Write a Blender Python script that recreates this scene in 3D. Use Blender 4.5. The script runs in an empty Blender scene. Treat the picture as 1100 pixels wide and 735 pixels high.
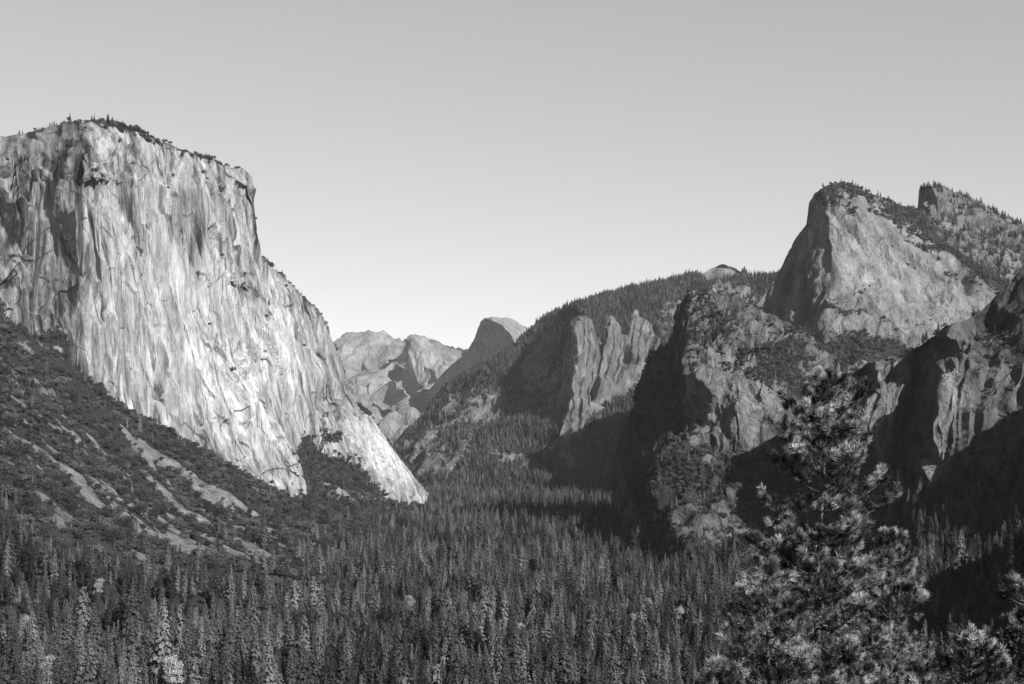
import bpy, math, time
import numpy as np
from mathutils import Vector
from mathutils.geometry import delaunay_2d_cdt
from concurrent.futures import ThreadPoolExecutor

T0 = time.time()
def log(*a): print('[%.1fs]' % (time.time()-T0), *a)

# ------------------------------------------------------------------ scene, camera model
F = 1560.0          # focal length in photo pixels (photo 1100 x 735)
CX, CY = 550.0, 480.0   # column of the view axis, row of the horizon
SUN = np.array([0.500, -0.735, 0.458]); SUN = SUN/np.linalg.norm(SUN)

scn = bpy.context.scene
col = scn.collection

def px2w(px, py, d):
    px = np.asarray(px, float); py = np.asarray(py, float); d = np.asarray(d, float)
    return np.stack([(px-CX)/F*d, d+0*px, (CY-py)/F*d], -1)

# ------------------------------------------------------------------ noise
POOL = ThreadPoolExecutor(4)
G12 = np.array([[1,1,0],[-1,1,0],[1,-1,0],[-1,-1,0],[1,0,1],[-1,0,1],[1,0,-1],[-1,0,-1],
                [0,1,1],[0,-1,1],[0,1,-1],[0,-1,-1],[1,1,0],[-1,1,0],[0,-1,1],[0,-1,-1]], np.float32)
def _pn(p, seed):
    f = np.floor(p); t = (p-f).astype(np.float32); i = f.astype(np.int64).astype(np.uint32)
    w = t*t*t*(t*(t*6-15)+10)
    out = None
    hx = [(i[:,0]+np.uint32(k))*np.uint32(0x8da6b343) for k in (0,1)]
    hy = [(i[:,1]+np.uint32(k))*np.uint32(0xd8163841) for k in (0,1)]
    hz = [(i[:,2]+np.uint32(k))*np.uint32(0xcb1ab31f) + np.uint32((seed*2654435761) & 0xffffffff) for k in (0,1)]
    res = 0
    for a in (0,1):
        wx = w[:,0] if a else 1-w[:,0]; tx = t[:,0]-a
        for b in (0,1):
            wy = w[:,1] if b else 1-w[:,1]; ty = t[:,1]-b
            for c in (0,1):
                wz = w[:,2] if c else 1-w[:,2]; tz = t[:,2]-c
                h = hx[a]^hy[b]^hz[c]
                h ^= h >> np.uint32(13); h *= np.uint32(0x5bd1e995); h ^= h >> np.uint32(15)
                g = G12[h & np.uint32(15)]
                res = res + wx*wy*wz*(g[:,0]*tx+g[:,1]*ty+g[:,2]*tz)
    return res
def noise(P, scale, seed=0, kz=1.0):
    """gradient noise about -1..1; scale = feature size in metres, kz stretches it vertically"""
    sh = P.shape[:-1]
    q = np.ascontiguousarray(P.reshape(-1,3)).astype(np.float64)/np.array([scale, scale, scale*kz])
    n = len(q); k = max(1, min(64, n//20000))
    parts = [q[j*n//k:(j+1)*n//k] for j in range(k)]
    r = np.concatenate(list(POOL.map(lambda s: _pn(s, seed), parts)))
    return (r*1.5).reshape(sh)
def fbm(P, scale, octs=4, seed=0, kz=1.0, gain=0.5):
    r = 0; a = 1.0; tot = 0
    for o in range(octs):
        r = r + a*noise(P, scale/(2.03**o), seed+o*17, kz); tot += a; a *= gain
    return r/tot
def ridged(P, scale, octs=4, seed=0, kz=1.0, gain=0.5):
    r = 0; a = 1.0; tot = 0; w = 1.0
    for o in range(octs):
        n = 1-np.abs(noise(P, scale/(2.03**o), seed+o*29, kz)); n = n*n
        r = r + a*n*w; tot += a; w = np.clip(n*1.6, 0, 1); a *= gain
    return r/tot
def sstep(a, b, x):
    t = np.clip((x-a)/(b-a), 0, 1); return t*t*(3-2*t)
def slab(P, scale, seed=0, kz=1.0, levels=4.0, sharp=0.25, octs=3):
    q = fbm(P, scale, octs, seed, kz)*levels
    f = np.floor(q); r = q-f
    return (f+sstep(0.5-sharp, 0.5+sharp, r))/levels

def _h01(ix, iy, iz, s):
    h = ix*np.uint32(0x8da6b343) ^ iy*np.uint32(0xd8163841) ^ iz*np.uint32(0xcb1ab31f) ^ np.uint32(s & 0xffffffff)
    h ^= h >> np.uint32(13); h *= np.uint32(0x5bd1e995); h ^= h >> np.uint32(15); h *= np.uint32(0x2c1b3c6d); h ^= h >> np.uint32(12)
    return (h & np.uint32(0xffffff)).astype(np.float32)/16777216.
def _vor(p, seed):
    f = np.floor(p); t = (p-f).astype(np.float32); i = f.astype(np.int64).astype(np.uint32)
    n = len(p); d1 = np.full(n, 9., np.float32); d2 = d1.copy(); off = np.zeros((n,3), np.float32); rid = np.zeros(n, np.float32)
    for a in (-1,0,1):
        for b in (-1,0,1):
            for c in (-1,0,1):
                jx = i[:,0]+np.uint32(a & 0xffffffff); jy = i[:,1]+np.uint32(b & 0xffffffff); jz = i[:,2]+np.uint32(c & 0xffffffff)
                ox = a+_h01(jx,jy,jz,seed*7+1)-t[:,0]; oy = b+_h01(jx,jy,jz,seed*7+2)-t[:,1]; oz = c+_h01(jx,jy,jz,seed*7+3)-t[:,2]
                d = ox*ox+oy*oy+oz*oz; m = d < d1
                d2 = np.where(m, d1, np.minimum(d2, d)); d1 = np.where(m, d, d1)
                rid = np.where(m, _h01(jx,jy,jz,seed*7+4), rid)
                off[m,0] = -ox[m]; off[m,1] = -oy[m]; off[m,2] = -oz[m]
    return np.concatenate([rid[:,None], (np.sqrt(d2)-np.sqrt(d1))[:,None], off], 1)
def panels(P, scale, seed=0, kz=1.0, tilt=1.0, step=1.0, crack=0.12, warp=0.42):
    """broken rock faces: every voronoi cell sits at its own depth, tilts its own way and is split by joints; about -1..1"""
    sh = P.shape[:-1]
    W = np.stack([noise(P, scale*0.8, seed+91, kz), noise(P, scale*0.8, seed+92, kz), kz*noise(P, scale*0.9, seed+93, kz)], -1)*scale*warp
    q = np.ascontiguousarray((P+W).reshape(-1,3)).astype(np.float64)/np.array([scale, scale, scale*kz])
    n = len(q); k = max(1, min(64, n//20000))
    r = np.concatenate(list(POOL.map(lambda j: _vor(q[j*n//k:(j+1)*n//k], seed), range(k))))
    rid = r[:,0]; a = rid*97.13 % 1*2*np.pi; b = (rid*57.77 % 1)*2-1
    t = r[:,2]*np.cos(a)+r[:,3]*np.sin(a)+r[:,4]*b
    return (step*(rid-0.5)*2 + tilt*t - crack*sstep(0.12, 0.0, r[:,1])).reshape(sh)
def cells(P, scale, seed=0, kz=1.0, warp=0.3):
    """bulging cells parted by sharp grooves, in metres for unit slope"""
    sh = P.shape[:-1]
    W = np.stack([noise(P, scale*0.9, seed+91, kz), noise(P, scale*0.9, seed+92, kz), kz*noise(P, scale*0.9, seed+93, kz)], -1)*scale*warp
    q = np.ascontiguousarray((P+W).reshape(-1,3)).astype(np.float64)/np.array([scale, scale, scale*kz])
    n = len(q); k = max(1, min(64, n//20000))
    r = np.concatenate(list(POOL.map(lambda j: _vor(q[j*n//k:(j+1)*n//k], seed), range(k))))
    return ((0.45-np.sqrt(r[:,2]**2+r[:,3]**2+r[:,4]**2))*scale).reshape(sh)

# ------------------------------------------------------------------ control-point interpolation
def tri_interp(pts, vals, qx, qy, edges=()):
    pts = list(pts); vals = list(vals)
    x0, x1 = min(qx.min(), min(p[0] for p in pts))-1, max(qx.max(), max(p[0] for p in pts))+1
    y0, y1 = min(qy.min(), min(p[1] for p in pts))-1, max(qy.max(), max(p[1] for p in pts))+1
    base = np.array(pts, float); bv = np.array(vals, float)
    for fx in np.linspace(0,1,7):
        for fy in np.linspace(0,1,7):
            if 0 < fx < 1 and 0 < fy < 1: continue
            p = (x0+fx*(x1-x0), y0+fy*(y1-y0))
            k = np.argmin((base[:,0]-p[0])**2+(base[:,1]-p[1])**2)
            pts.append(p); vals.append(bv[k])
    vs, es, fs, ov, oe, of = delaunay_2d_cdt([Vector(p) for p in pts], list(edges), [], 0, 1e-6)
    val = [vals[o[0]] if len(o) else 0 for o in ov]
    for i, o in enumerate(ov):
        if not len(o):
            k = np.argmin((base[:,0]-vs[i].x)**2+(base[:,1]-vs[i].y)**2); val[i] = bv[k]
    out = np.zeros(qx.shape); fx = qx.ravel(); fy = qy.ravel(); o = out.ravel()
    for f in fs:
        a, b, c = [(vs[k].x, vs[k].y, val[k]) for k in f[:3]]
        den = (b[1]-c[1])*(a[0]-c[0])+(c[0]-b[0])*(a[1]-c[1])
        if abs(den) < 1e-9: continue
        m = np.nonzero((fx >= min(a[0],b[0],c[0])) & (fx <= max(a[0],b[0],c[0])) & (fy >= min(a[1],b[1],c[1])) & (fy <= max(a[1],b[1],c[1])))[0]
        if not len(m): continue
        l1 = ((b[1]-c[1])*(fx[m]-c[0])+(c[0]-b[0])*(fy[m]-c[1]))/den
        l2 = ((c[1]-a[1])*(fx[m]-c[0])+(a[0]-c[0])*(fy[m]-c[1]))/den
        l3 = 1-l1-l2
        k = (l1 >= -1e-7) & (l2 >= -1e-7) & (l3 >= -1e-7)
        o[m[k]] = l1[k]*a[2]+l2[k]*b[2]+l3[k]*c[2]
    return o.reshape(qx.shape)

def blur(a, s, axis):
    if s <= 0.3: return a
    r = int(math.ceil(s*2.5)); k = np.exp(-0.5*(np.arange(-r, r+1)/s)**2); k /= k.sum()
    pad = [(0,0)]*a.ndim; pad[axis] = (r, r)
    b = np.pad(a, pad, mode='edge'); out = 0
    for i, w in enumerate(k):
        sl = [slice(None)]*a.ndim; sl[axis] = slice(i, i+a.shape[axis]); out = out + w*b[tuple(sl)]
    return out
def grid_normals(P):
    du = np.gradient(P, axis=1); dv = np.gradient(P, axis=0)
    n = np.cross(dv, du); n /= np.maximum(np.linalg.norm(n, axis=-1, keepdims=True), 1e-9)
    return n

def blobs(px, py, lst):
    """soft ellipses (cx, cy, rx, ry, degrees, strength)"""
    r = np.zeros(px.shape)
    for cx, cy, rx, ry, ang, s in lst:
        c, sn = math.cos(math.radians(ang)), math.sin(math.radians(ang))
        u = ((px-cx)*c+(py-cy)*sn)/rx; v = (-(px-cx)*sn+(py-cy)*c)/ry
        r = r + s*np.exp(-(u*u+v*v)*1.2)
    return r

# ------------------------------------------------------------------ mesh helpers
def mesh_from(name, verts, faces, smooth=False):
    """faces: (n,k) int array"""
    verts = np.asarray(verts, np.float32); faces = np.asarray(faces, np.int32)
    me = bpy.data.meshes.new(name); nf, k = faces.shape
    me.vertices.add(len(verts)); me.vertices.foreach_set('co', verts.ravel())
    me.loops.add(nf*k); me.loops.foreach_set('vertex_index', faces.ravel())
    me.polygons.add(nf); me.polygons.foreach_set('loop_start', np.arange(0, nf*k, k, dtype=np.int32))
    me.polygons.foreach_set('use_smooth', np.full(nf, smooth, bool))
    me.update(); 
    return me
def add_attr(me, name, arr, typ='FLOAT'):
    at = me.attributes.new(name, typ, 'POINT')
    at.data.foreach_set('value', np.ascontiguousarray(arr, np.int32 if typ == 'INT' else np.float32).ravel())
def link(name, me, mat=None, parent=None):
    o = bpy.data.objects.new(name, me); col.objects.link(o)
    if mat is not None: me.materials.append(mat)
    if parent is not None: o.parent = parent
    return o
def tag(o, label, cat, kind=None, group=None):
    o['label'] = label; o['category'] = cat
    if kind: o['kind'] = kind
    if group: o['group'] = group
    return o
def grid_faces(R, C):
    i = np.arange(R*C).reshape(R, C)
    return np.stack([i[:-1,:-1], i[1:,:-1], i[1:,1:], i[:-1,1:]], -1).reshape(-1, 4)

# ------------------------------------------------------------------ materials
def new_mat(name):
    m = bpy.data.materials.new(name); m.use_nodes = True; nt = m.node_tree; nt.nodes.clear()
    out = nt.nodes.new('ShaderNodeOutputMaterial'); bs = nt.nodes.new('ShaderNodeBsdfPrincipled')
    nt.links.new(bs.outputs[0], out.inputs[0]); bs.inputs['Specular IOR Level'].default_value = 0.15
    bs.inputs['Roughness'].default_value = 0.9
    return m, nt, bs
def N(nt, t, **kw):
    n = nt.nodes.new(t)
    for k, v in kw.items():
        if k.startswith('i_'): n.inputs[k[2:].replace('_', ' ')].default_value = v
        else: setattr(n, k, v)
    return n
def math_node(nt, op, a, b=None, clamp=False):
    n = nt.nodes.new('ShaderNodeMath'); n.operation = op; n.use_clamp = clamp
    for i, v in enumerate((a, b)):
        if v is None: continue
        if isinstance(v, (int, float)): n.inputs[i].default_value = v
        else: nt.links.new(v, n.inputs[i])
    return n.outputs[0]
def rock_material(name, veg_albedo=0.03, fine=4.0, kz=3.0, bump=3.0, contrast=0.5):
    """granite: painted tone and vegetation weight come with the mesh, finer mottling from noise"""
    m, nt, bs = new_mat(name); L = nt.links.new
    geo = N(nt, 'ShaderNodeNewGeometry')
    mp = N(nt, 'ShaderNodeMapping'); mp.inputs['Scale'].default_value = (1, 1, 1/kz); L(geo.outputs['Position'], mp.inputs['Vector'])
    n1 = N(nt, 'ShaderNodeTexNoise'); n1.inputs['Scale'].default_value = 1/fine; n1.inputs['Detail'].default_value = 5; n1.inputs['Roughness'].default_value = 0.65
    n2 = N(nt, 'ShaderNodeTexNoise'); n2.inputs['Scale'].default_value = 1/(fine*6); n2.inputs['Detail'].default_value = 4; n2.inputs['Roughness'].default_value = 0.6
    L(mp.outputs[0], n1.inputs['Vector']); L(mp.outputs[0], n2.inputs['Vector'])
    tone = N(nt, 'ShaderNodeAttribute', attribute_name='tone'); veg = N(nt, 'ShaderNodeAttribute', attribute_name='veg')
    a = math_node(nt, 'MULTIPLY', math_node(nt, 'SUBTRACT', n1.outputs[0], 0.5), contrast*2)
    b = math_node(nt, 'MULTIPLY', math_node(nt, 'SUBTRACT', n2.outputs[0], 0.5), contrast*2)
    f = math_node(nt, 'ADD', math_node(nt, 'ADD', a, b), 1.0)
    f = math_node(nt, 'MAXIMUM', f, 0.25)
    t = math_node(nt, 'MULTIPLY', tone.outputs['Fac'], f)
    nv = N(nt, 'ShaderNodeTexNoise'); nv.inputs['Scale'].default_value = 1/(fine*2.2); nv.inputs['Detail'].default_value = 4; nv.inputs['Roughness'].default_value = 0.7
    L(geo.outputs['Position'], nv.inputs['Vector'])
    vv = math_node(nt, 'ADD', veg.outputs['Fac'], math_node(nt, 'MULTIPLY', math_node(nt, 'SUBTRACT', nv.outputs[0], 0.5), 1.4))
    mr = N(nt, 'ShaderNodeMapRange', interpolation_type='SMOOTHSTEP'); mr.inputs['From Min'].default_value = 0.42; mr.inputs['From Max'].default_value = 0.58
    L(vv, mr.inputs['Value'])
    inv = math_node(nt, 'SUBTRACT', 1.0, mr.outputs[0])
    rg = N(nt, 'ShaderNodeTexNoise', noise_type='RIDGED_MULTIFRACTAL'); rg.inputs['Scale'].default_value = 1/(fine*5); rg.inputs['Detail'].default_value = 5; rg.inputs['Roughness'].default_value = 0.6
    mp2 = N(nt, 'ShaderNodeMapping'); mp2.inputs['Scale'].default_value = (1, 1, 1/(kz*1.8)); L(geo.outputs['Position'], mp2.inputs['Vector']); L(mp2.outputs[0], rg.inputs['Vector'])
    joint = N(nt, 'ShaderNodeMapRange', interpolation_type='SMOOTHSTEP'); joint.inputs['From Min'].default_value = 0.72; joint.inputs['From Max'].default_value = 0.95; joint.inputs['To Min'].default_value = 1.0; joint.inputs['To Max'].default_value = 0.45  # darkens joint lines for lichen and for the shadow inside cracks
    L(rg.outputs[0], joint.inputs['Value'])
    t = math_node(nt, 'MULTIPLY', t, joint.outputs[0])
    rockpart = math_node(nt, 'MULTIPLY', t, inv)
    vegtone = math_node(nt, 'MULTIPLY', math_node(nt, 'ADD', n1.outputs[0], 0.4), veg_albedo)
    res = math_node(nt, 'ADD', rockpart, math_node(nt, 'MULTIPLY', vegtone, mr.outputs[0]), clamp=True)
    cc = N(nt, 'ShaderNodeCombineColor'); 
    for k in range(3): L(res, cc.inputs[k])
    L(cc.outputs[0], bs.inputs['Base Color'])
    bp = N(nt, 'ShaderNodeBump'); bp.inputs['Strength'].default_value = 1.0; bp.inputs['Distance'].default_value = bump
    hh = math_node(nt, 'ADD', math_node(nt, 'MULTIPLY', n1.outputs[0], 1.6), math_node(nt, 'MULTIPLY', n2.outputs[0], 4.0))
    hh = math_node(nt, 'SUBTRACT', hh, math_node(nt, 'MULTIPLY', rg.outputs[0], 1.6))
    L(hh, bp.inputs['Height']); L(bp.outputs[0], bs.inputs['Normal'])
    return m
def foliage_material(name, lo, hi, patch=120.0, leafy=True):
    """grey needle and leaf tone that differs from tree to tree and from stand to stand"""
    m, nt, bs = new_mat(name); L = nt.links.new
    oi = N(nt, 'ShaderNodeObjectInfo')
    n = N(nt, 'ShaderNodeTexNoise'); n.inputs['Scale'].default_value = 1/patch; n.inputs['Detail'].default_value = 2
    L(oi.outputs['Location'], n.inputs['Vector'])
    n3 = N(nt, 'ShaderNodeTexNoise'); n3.inputs['Scale'].default_value = 0.9; n3.inputs['Detail'].default_value = 2
    geo = N(nt, 'ShaderNodeNewGeometry'); L(geo.outputs['Position'], n3.inputs['Vector'])
    p = math_node(nt, 'MULTIPLY', math_node(nt, 'SUBTRACT', n.outputs[0], 0.36), 2.4, clamp=True)
    r2 = math_node(nt, 'POWER', oi.outputs['Random'], 2.5)
    v = math_node(nt, 'ADD', math_node(nt, 'MULTIPLY', p, 0.4), math_node(nt, 'MULTIPLY', r2, 0.6))
    v = math_node(nt, 'ADD', v, math_node(nt, 'MULTIPLY', math_node(nt, 'SUBTRACT', n3.outputs[0], 0.5), 0.5), clamp=True)
    v = math_node(nt, 'ADD', math_node(nt, 'MULTIPLY', v, hi-lo), lo)
    cc = N(nt, 'ShaderNodeCombineColor')
    for k in range(3): L(v, cc.inputs[k])
    L(cc.outputs[0], bs.inputs['Base Color']); bs.inputs['Roughness'].default_value = 0.75
    bs.inputs['Specular IOR Level'].default_value = 0.1
    return m
def plain_noise_mat(name, lo, hi, scale, rough=0.9, bump=0.0, kz=1.0):
    m, nt, bs = new_mat(name); L = nt.links.new
    tc = N(nt, 'ShaderNodeTexCoord'); mp = N(nt, 'ShaderNodeMapping'); mp.inputs['Scale'].default_value = (1, 1, 1/kz); L(tc.outputs['Object'], mp.inputs['Vector'])
    n = N(nt, 'ShaderNodeTexNoise'); n.inputs['Scale'].default_value = 1/scale; n.inputs['Detail'].default_value = 5; L(mp.outputs[0], n.inputs['Vector'])
    mr = N(nt, 'ShaderNodeMapRange'); mr.inputs['From Min'].default_value = 0.3; mr.inputs['From Max'].default_value = 0.7
    mr.inputs['To Min'].default_value = lo; mr.inputs['To Max'].default_value = hi; L(n.outputs[0], mr.inputs['Value'])
    cc = N(nt, 'ShaderNodeCombineColor')
    for k in range(3): L(mr.outputs[0], cc.inputs[k])
    L(cc.outputs[0], bs.inputs['Base Color']); bs.inputs['Roughness'].default_value = rough
    if bump:
        bp = N(nt, 'ShaderNodeBump'); bp.inputs['Distance'].default_value = bump; L(n.outputs[0], bp.inputs['Height']); L(bp.outputs[0], bs.inputs['Normal'])
    return m

def saw(u, breaks, rise=3.0):
    """buttress profile across columns: a sharp step forward at each break, then a slow retreat; 0..1"""
    out = np.zeros(u.shape)
    for a, b in zip(breaks[:-1], breaks[1:]):
        k = (u >= a-rise) & (u < b-rise)
        out = np.where(k, np.where(u < a, (u-a+rise)/rise, 1-(u-a)/(b-a-rise)), out)
    return out
# ------------------------------------------------------------------ mountains
SURF = {}
def massif(name, label, cat, top, bottom, ctrl, x0, x1, step, mat, disp, paint, edges=(), soft=2.0, back=1500., backslope=0.25, jag=1.0, seed=0):
    """A mountain with its visible face shaped through points (column, row, distance), noise relief along its
    normals, and a far side that runs back and down to the valley."""
    t = np.array(top, float); b = np.array(bottom, float)
    uc = np.arange(x0, x1+2, 2.0); tc, bc = np.interp(uc, t[:,0], t[:,1]), np.interp(uc, b[:,0], b[:,1])
    vc = np.linspace(0, 1, 60)[:,None]; pxc = uc[None]+0*vc; pyc = tc[None]+vc*(bc-tc)[None]
    Dc = tri_interp([c[:2] for c in ctrl], [c[2] for c in ctrl], pxc, pyc, edges)
    Wc = px2w(pxc, pyc, Dc)[...,:2]; arc = np.linalg.norm(np.diff(Wc, axis=1), axis=-1)/(0.5*(Dc[:,1:]+Dc[:,:-1]))*F
    dens = np.clip(np.percentile(arc, 70, axis=0)/2.0, 1, 7)*np.where((uc[:-1] < -20) | (uc[:-1] > 1120), 0.35, 1.0)
    cum = np.concatenate([[0], np.cumsum(dens*2.0)]); C = int(cum[-1]/step)
    us = np.interp(np.linspace(0, cum[-1], C), cum, uc)
    topy = np.interp(us, t[:,0], t[:,1]); boty = np.interp(us, b[:,0], b[:,1])
    q = np.stack([us*1.0, us*0+seed*7.7, us*0], -1)
    topy = topy + jag*(noise(q, 17, seed)+0.6*noise(q, 6, seed+1)+0.4*noise(q, 2.4, seed+2))
    R = int((boty-topy).max()/step); v = np.linspace(0, 1, R)[:,None]
    PX = us[None,:]+0*v; PY = topy[None,:]+v*(boty-topy)[None,:]
    D = tri_interp([c[:2] for c in ctrl], [c[2] for c in ctrl], PX, PY, edges)
    D = blur(blur(D, soft/step, 0), soft/step, 1)
    P = px2w(PX, PY, D)
    K = 30; rad = P[0].copy(); rad[:,2] = 0; rad /= np.linalg.norm(rad, axis=-1, keepdims=True)
    s = back*(np.arange(K, 0, -1)/K)[:,None,None]**1.8
    B = P[0][None]+rad[None]*s
    B[...,2] -= s[...,0]*backslope*(0.3+0.7*s[...,0]/back)
    B[0,:,2] = -320; 
    P = np.concatenate([B, P]); PX = np.concatenate([np.repeat(PX[:1], K, 0), PX]); PY = np.concatenate([np.repeat(PY[:1], K, 0)-np.arange(K, 0, -1)[:,None], PY])
    Ps = blur(blur(P, 2/step, 0), 2/step, 1)
    Nn = grid_normals(Ps)
    flip = np.sign(-(Nn*P).sum(-1))
    Nn[K:] *= np.where(flip[K:,...,None] < 0, -1, 1)
    Nn[:K] *= np.where(Nn[:K,:,2:3] < 0, -1, 1)
    dd = disp(P, Nn, PX, PY); fwd = 0
    if isinstance(dd, tuple): dd, fwd = dd; fwd = blur(fwd, 0.6, 1)
    dd = blur(blur(dd, 0.8, 0), 0.6, 1)
    fade = np.ones(P.shape[:2]); fade[:K] = 0.5
    P2 = P+Nn*(dd*fade)[...,None]
    P2[...,1] -= fwd
    N2 = grid_normals(blur(blur(P2, 1.2, 0), 1.2, 1)); N2 *= np.where(N2[...,2:3] < 0, -1, 1)
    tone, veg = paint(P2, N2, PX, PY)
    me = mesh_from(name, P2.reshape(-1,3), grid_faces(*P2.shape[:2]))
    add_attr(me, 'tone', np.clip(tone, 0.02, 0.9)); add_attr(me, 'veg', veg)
    o = link(name, me, mat); tag(o, label, cat, 'structure')
    SURF[o.name] = dict(P=P2, N=N2, px=PX, py=PY, veg=veg, K=K, step=step)
    log(o.name, P2.shape)
    return o

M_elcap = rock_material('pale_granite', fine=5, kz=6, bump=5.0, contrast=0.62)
M_cath = rock_material('dark_granite', fine=6, kz=2, bump=6, contrast=0.85)
M_far = rock_material('far_granite', fine=18, kz=1.5, bump=14, contrast=0.6)

# --- the great pale cliff on the left
top = [(-400,215),(-250,190),(-120,165),(-30,153),(0,149),(40,142),(70,134),(100,132),(125,134),(150,143),(172,154),(200,163),(225,172),(245,179),(262,184),(269,190),
       (272,215),(276,250),(281,276),(292,288),(305,298),(318,312),(332,325),(345,339),(352,352),(358,372),(364,395),(372,418),(384,436),(398,446),(408,462),(420,478),(432,496),(448,515),(460,530),(470,548),(500,600),(540,620)]
bot = [(-400,330),(-100,420),(0,420),(60,450),(130,510),(200,560),(325,610),(400,610),(540,640)]
ct = [(-400,215,2750),(-400,330,2600),(-120,165,2900),(-120,300,2750),(-100,420,2650),(0,149,3080),(0,250,2980),(0,345,2900),(0,420,2880),
      (40,142,3120),(48,200,3040),(45,300,3010),(75,134,3150),(86,200,3080),(84,300,3075),(75,400,3020),(100,132,3190),(100,190,3070),
      (130,300,3110),(130,440,3070),(130,510,3060),(150,143,3300),(160,200,3210),(170,155,3350),(200,163,3450),(205,300,3330),(205,400,3290),(200,480,3250),
      (225,172,3560),(235,300,3430),(245,400,3390),(262,184,3680),(266,200,3640),(272,300,3560),(288,400,3500),(308,470,3470),(326,538,3440),(326,600,3440),
      (272,215,3690),(277,250,3680),(281,276,3720),(292,330,3700),(310,400,3760),(318,460,3760),
      (305,298,3980),(318,312,4050),(330,350,4020),(330,400,3900),(332,440,3880),(332,325,4160),(345,339,4230),(352,352,4290),(350,400,4080),(352,450,3980),
      (364,395,4420),(372,418,4450),(375,450,4200),(398,446,4420),(385,440,4440),(385,480,4120),(318,475,3700),(335,472,3900),(350,490,3880),(335,520,3680),(370,520,3850),(350,550,3600),
      (408,462,4480),(420,500,4300),(432,496,4560),(448,515,4640),(440,545,4350),(460,530,4700),(470,548,4760),(470,600,4600),(400,540,3950),(400,600,3900),(540,620,5000)]
def d_elcap(P, Nn, px, py):
    Q = P.copy(); sh = 0.24*np.minimum(P[...,2]-330, 0)*sstep(150, 215, px); Q[...,0] += 8*noise(P, 260, 5, 1.5)+2*noise(P, 60, 7, 2)+.41*sh; Q[...,1] += 8*noise(P, 230, 6, 1.5)+2*noise(P, 60, 8, 2)+.91*sh
    top_f = sstep(0, 25, py-np.interp(px, [p[0] for p in top], [p[1] for p in top]))
    left = sstep(110, 60, px)
    a = 22*fbm(Q, 330, 2, 11, 2.2)*top_f
    m1 = sstep(-.5, .3, noise(P, 300, 53, 2)); Q2_ = P.copy(); Q2_[...,0] += .41*sh; Q2_[...,1] += .91*sh
    a = a*.6
    a += 0.22*cells(Q, 170, 21, 6.0, .1)*m1 - 0.34*cells(Q, 90, 24, 8.0, .1)*(1-.5*m1)
    a += 0.20*cells(Q, 44, 22, 9.0, .1) - 0.14*cells(Q, 22, 25, 10.0, .1) + 15*(ridged(Q2_, 46, 4, 29, 13.0, .55)-.5)
    a += 13*panels(Q, 130, 27, 4.0, .9, .7, 0, .12)+6*panels(Q, 50, 28, 4.0, .9, .8, 0, .12)
    Q2 = P.copy(); Q2[...,0] += 6*noise(P, 90, 5, 2)+.41*sh; Q2[...,1] += 6*noise(P, 90, 6, 2)+.91*sh
    a -= 22*sstep(0.92, 0.975, 1-np.abs(noise(Q2, 120, 51, 9.0)))*(0.3+0.7*top_f)*sstep(-.1,.25,noise(P,160,54,1.5))
    a -= 13*sstep(0.88, 0.96, 1-np.abs(noise(Q2, 52, 58, 9.0)))*sstep(0,.3,noise(P,110,55,1.5))
    a -= 8*sstep(0.80, 0.95, 1-np.abs(noise(Q2, 24, 59, 8.0)))*sstep(-.1,.3,noise(P,70,57,1.5))
    a += (1.5+3*left)*fbm(P, 15, 3, 61, 1.6)
    a += left*(0.30*cells(Q, 90, 71, 1.7)+0.3*cells(Q, 36, 72, 1.8)+6*panels(Q, 60, 73, 1.4, 1.2, 1, 0))
    a = a*(0.25+0.75*top_f)
    # two deep chimneys in the darker shoulder
    a -= 34*np.exp(-((px-83-2*np.sin(py/30))/3.2)**2)*sstep(160,185,py)*sstep(330,250,py)
    a -= 30*np.exp(-((px-8-(py-190)*0.1)/7)**2)*sstep(175,190,py)*sstep(250,225,py)
    a -= 26*np.exp(-((px-62+(py-150)*0.05)/2.6)**2)*sstep(150,165,py)*sstep(210,195,py)
    a -= 30*np.exp(-((px-142-(py-160)*0.02)/3.5)**2)*sstep(152,158,py)*sstep(178,168,py)
    return a
def p_elcap(P, Nn, px, py):
    sh = 0.24*np.minimum(P[...,2]-330, 0)*sstep(150, 215, px); Q = P.copy(); Q[...,0] += noise(P, 500, 5)*15+.41*sh; Q[...,1] += noise(P, 400, 6)*15+.91*sh
    t = 0.28+0.08*fbm(Q, 130, 3, 101, 6.0)+0.17*fbm(Q, 17, 3, 102, 22.0)
    t -= 0.12*sstep(0.15, 0.5, noise(Q, 42, 103, 16.0))+0.09*sstep(0.1, 0.6, noise(Q, 15, 104, 22.0))
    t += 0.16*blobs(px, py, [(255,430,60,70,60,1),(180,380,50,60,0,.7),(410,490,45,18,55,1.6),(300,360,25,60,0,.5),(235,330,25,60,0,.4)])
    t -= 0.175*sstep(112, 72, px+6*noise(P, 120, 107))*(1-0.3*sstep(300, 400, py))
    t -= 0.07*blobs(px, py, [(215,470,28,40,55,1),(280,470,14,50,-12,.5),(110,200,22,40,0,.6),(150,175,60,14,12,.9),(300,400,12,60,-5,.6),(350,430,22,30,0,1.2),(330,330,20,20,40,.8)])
    toprow = py-np.interp(px, [p[0] for p in top], [p[1] for p in top])
    v = -0.25+0.55*sstep(0.45, 0.85, Nn[...,2])+0.2*fbm(P, 60, 2, 108)
    v += 0.5*sstep(14, 2, toprow)*sstep(95,125,px)*sstep(250,225,px) + 0.25*sstep(9, 0, toprow)
    v += blobs(px, py, [(342,502,34,24,38,1.3),(358,470,10,7,0,1.6),(385,520,44,14,35,1.2),(330,540,30,16,20,1),(20,350,40,14,25,1.0),(60,368,20,10,35,.9),(0,330,20,10,0,.5),(430,530,40,9,28,.4),(330,478,10,14,0,.7),(395,480,26,7,55,.3)])
    v -= blobs(px, py, [(410,497,40,12,52,1.0),(375,452,14,18,0,.5)])
    return t, v
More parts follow.
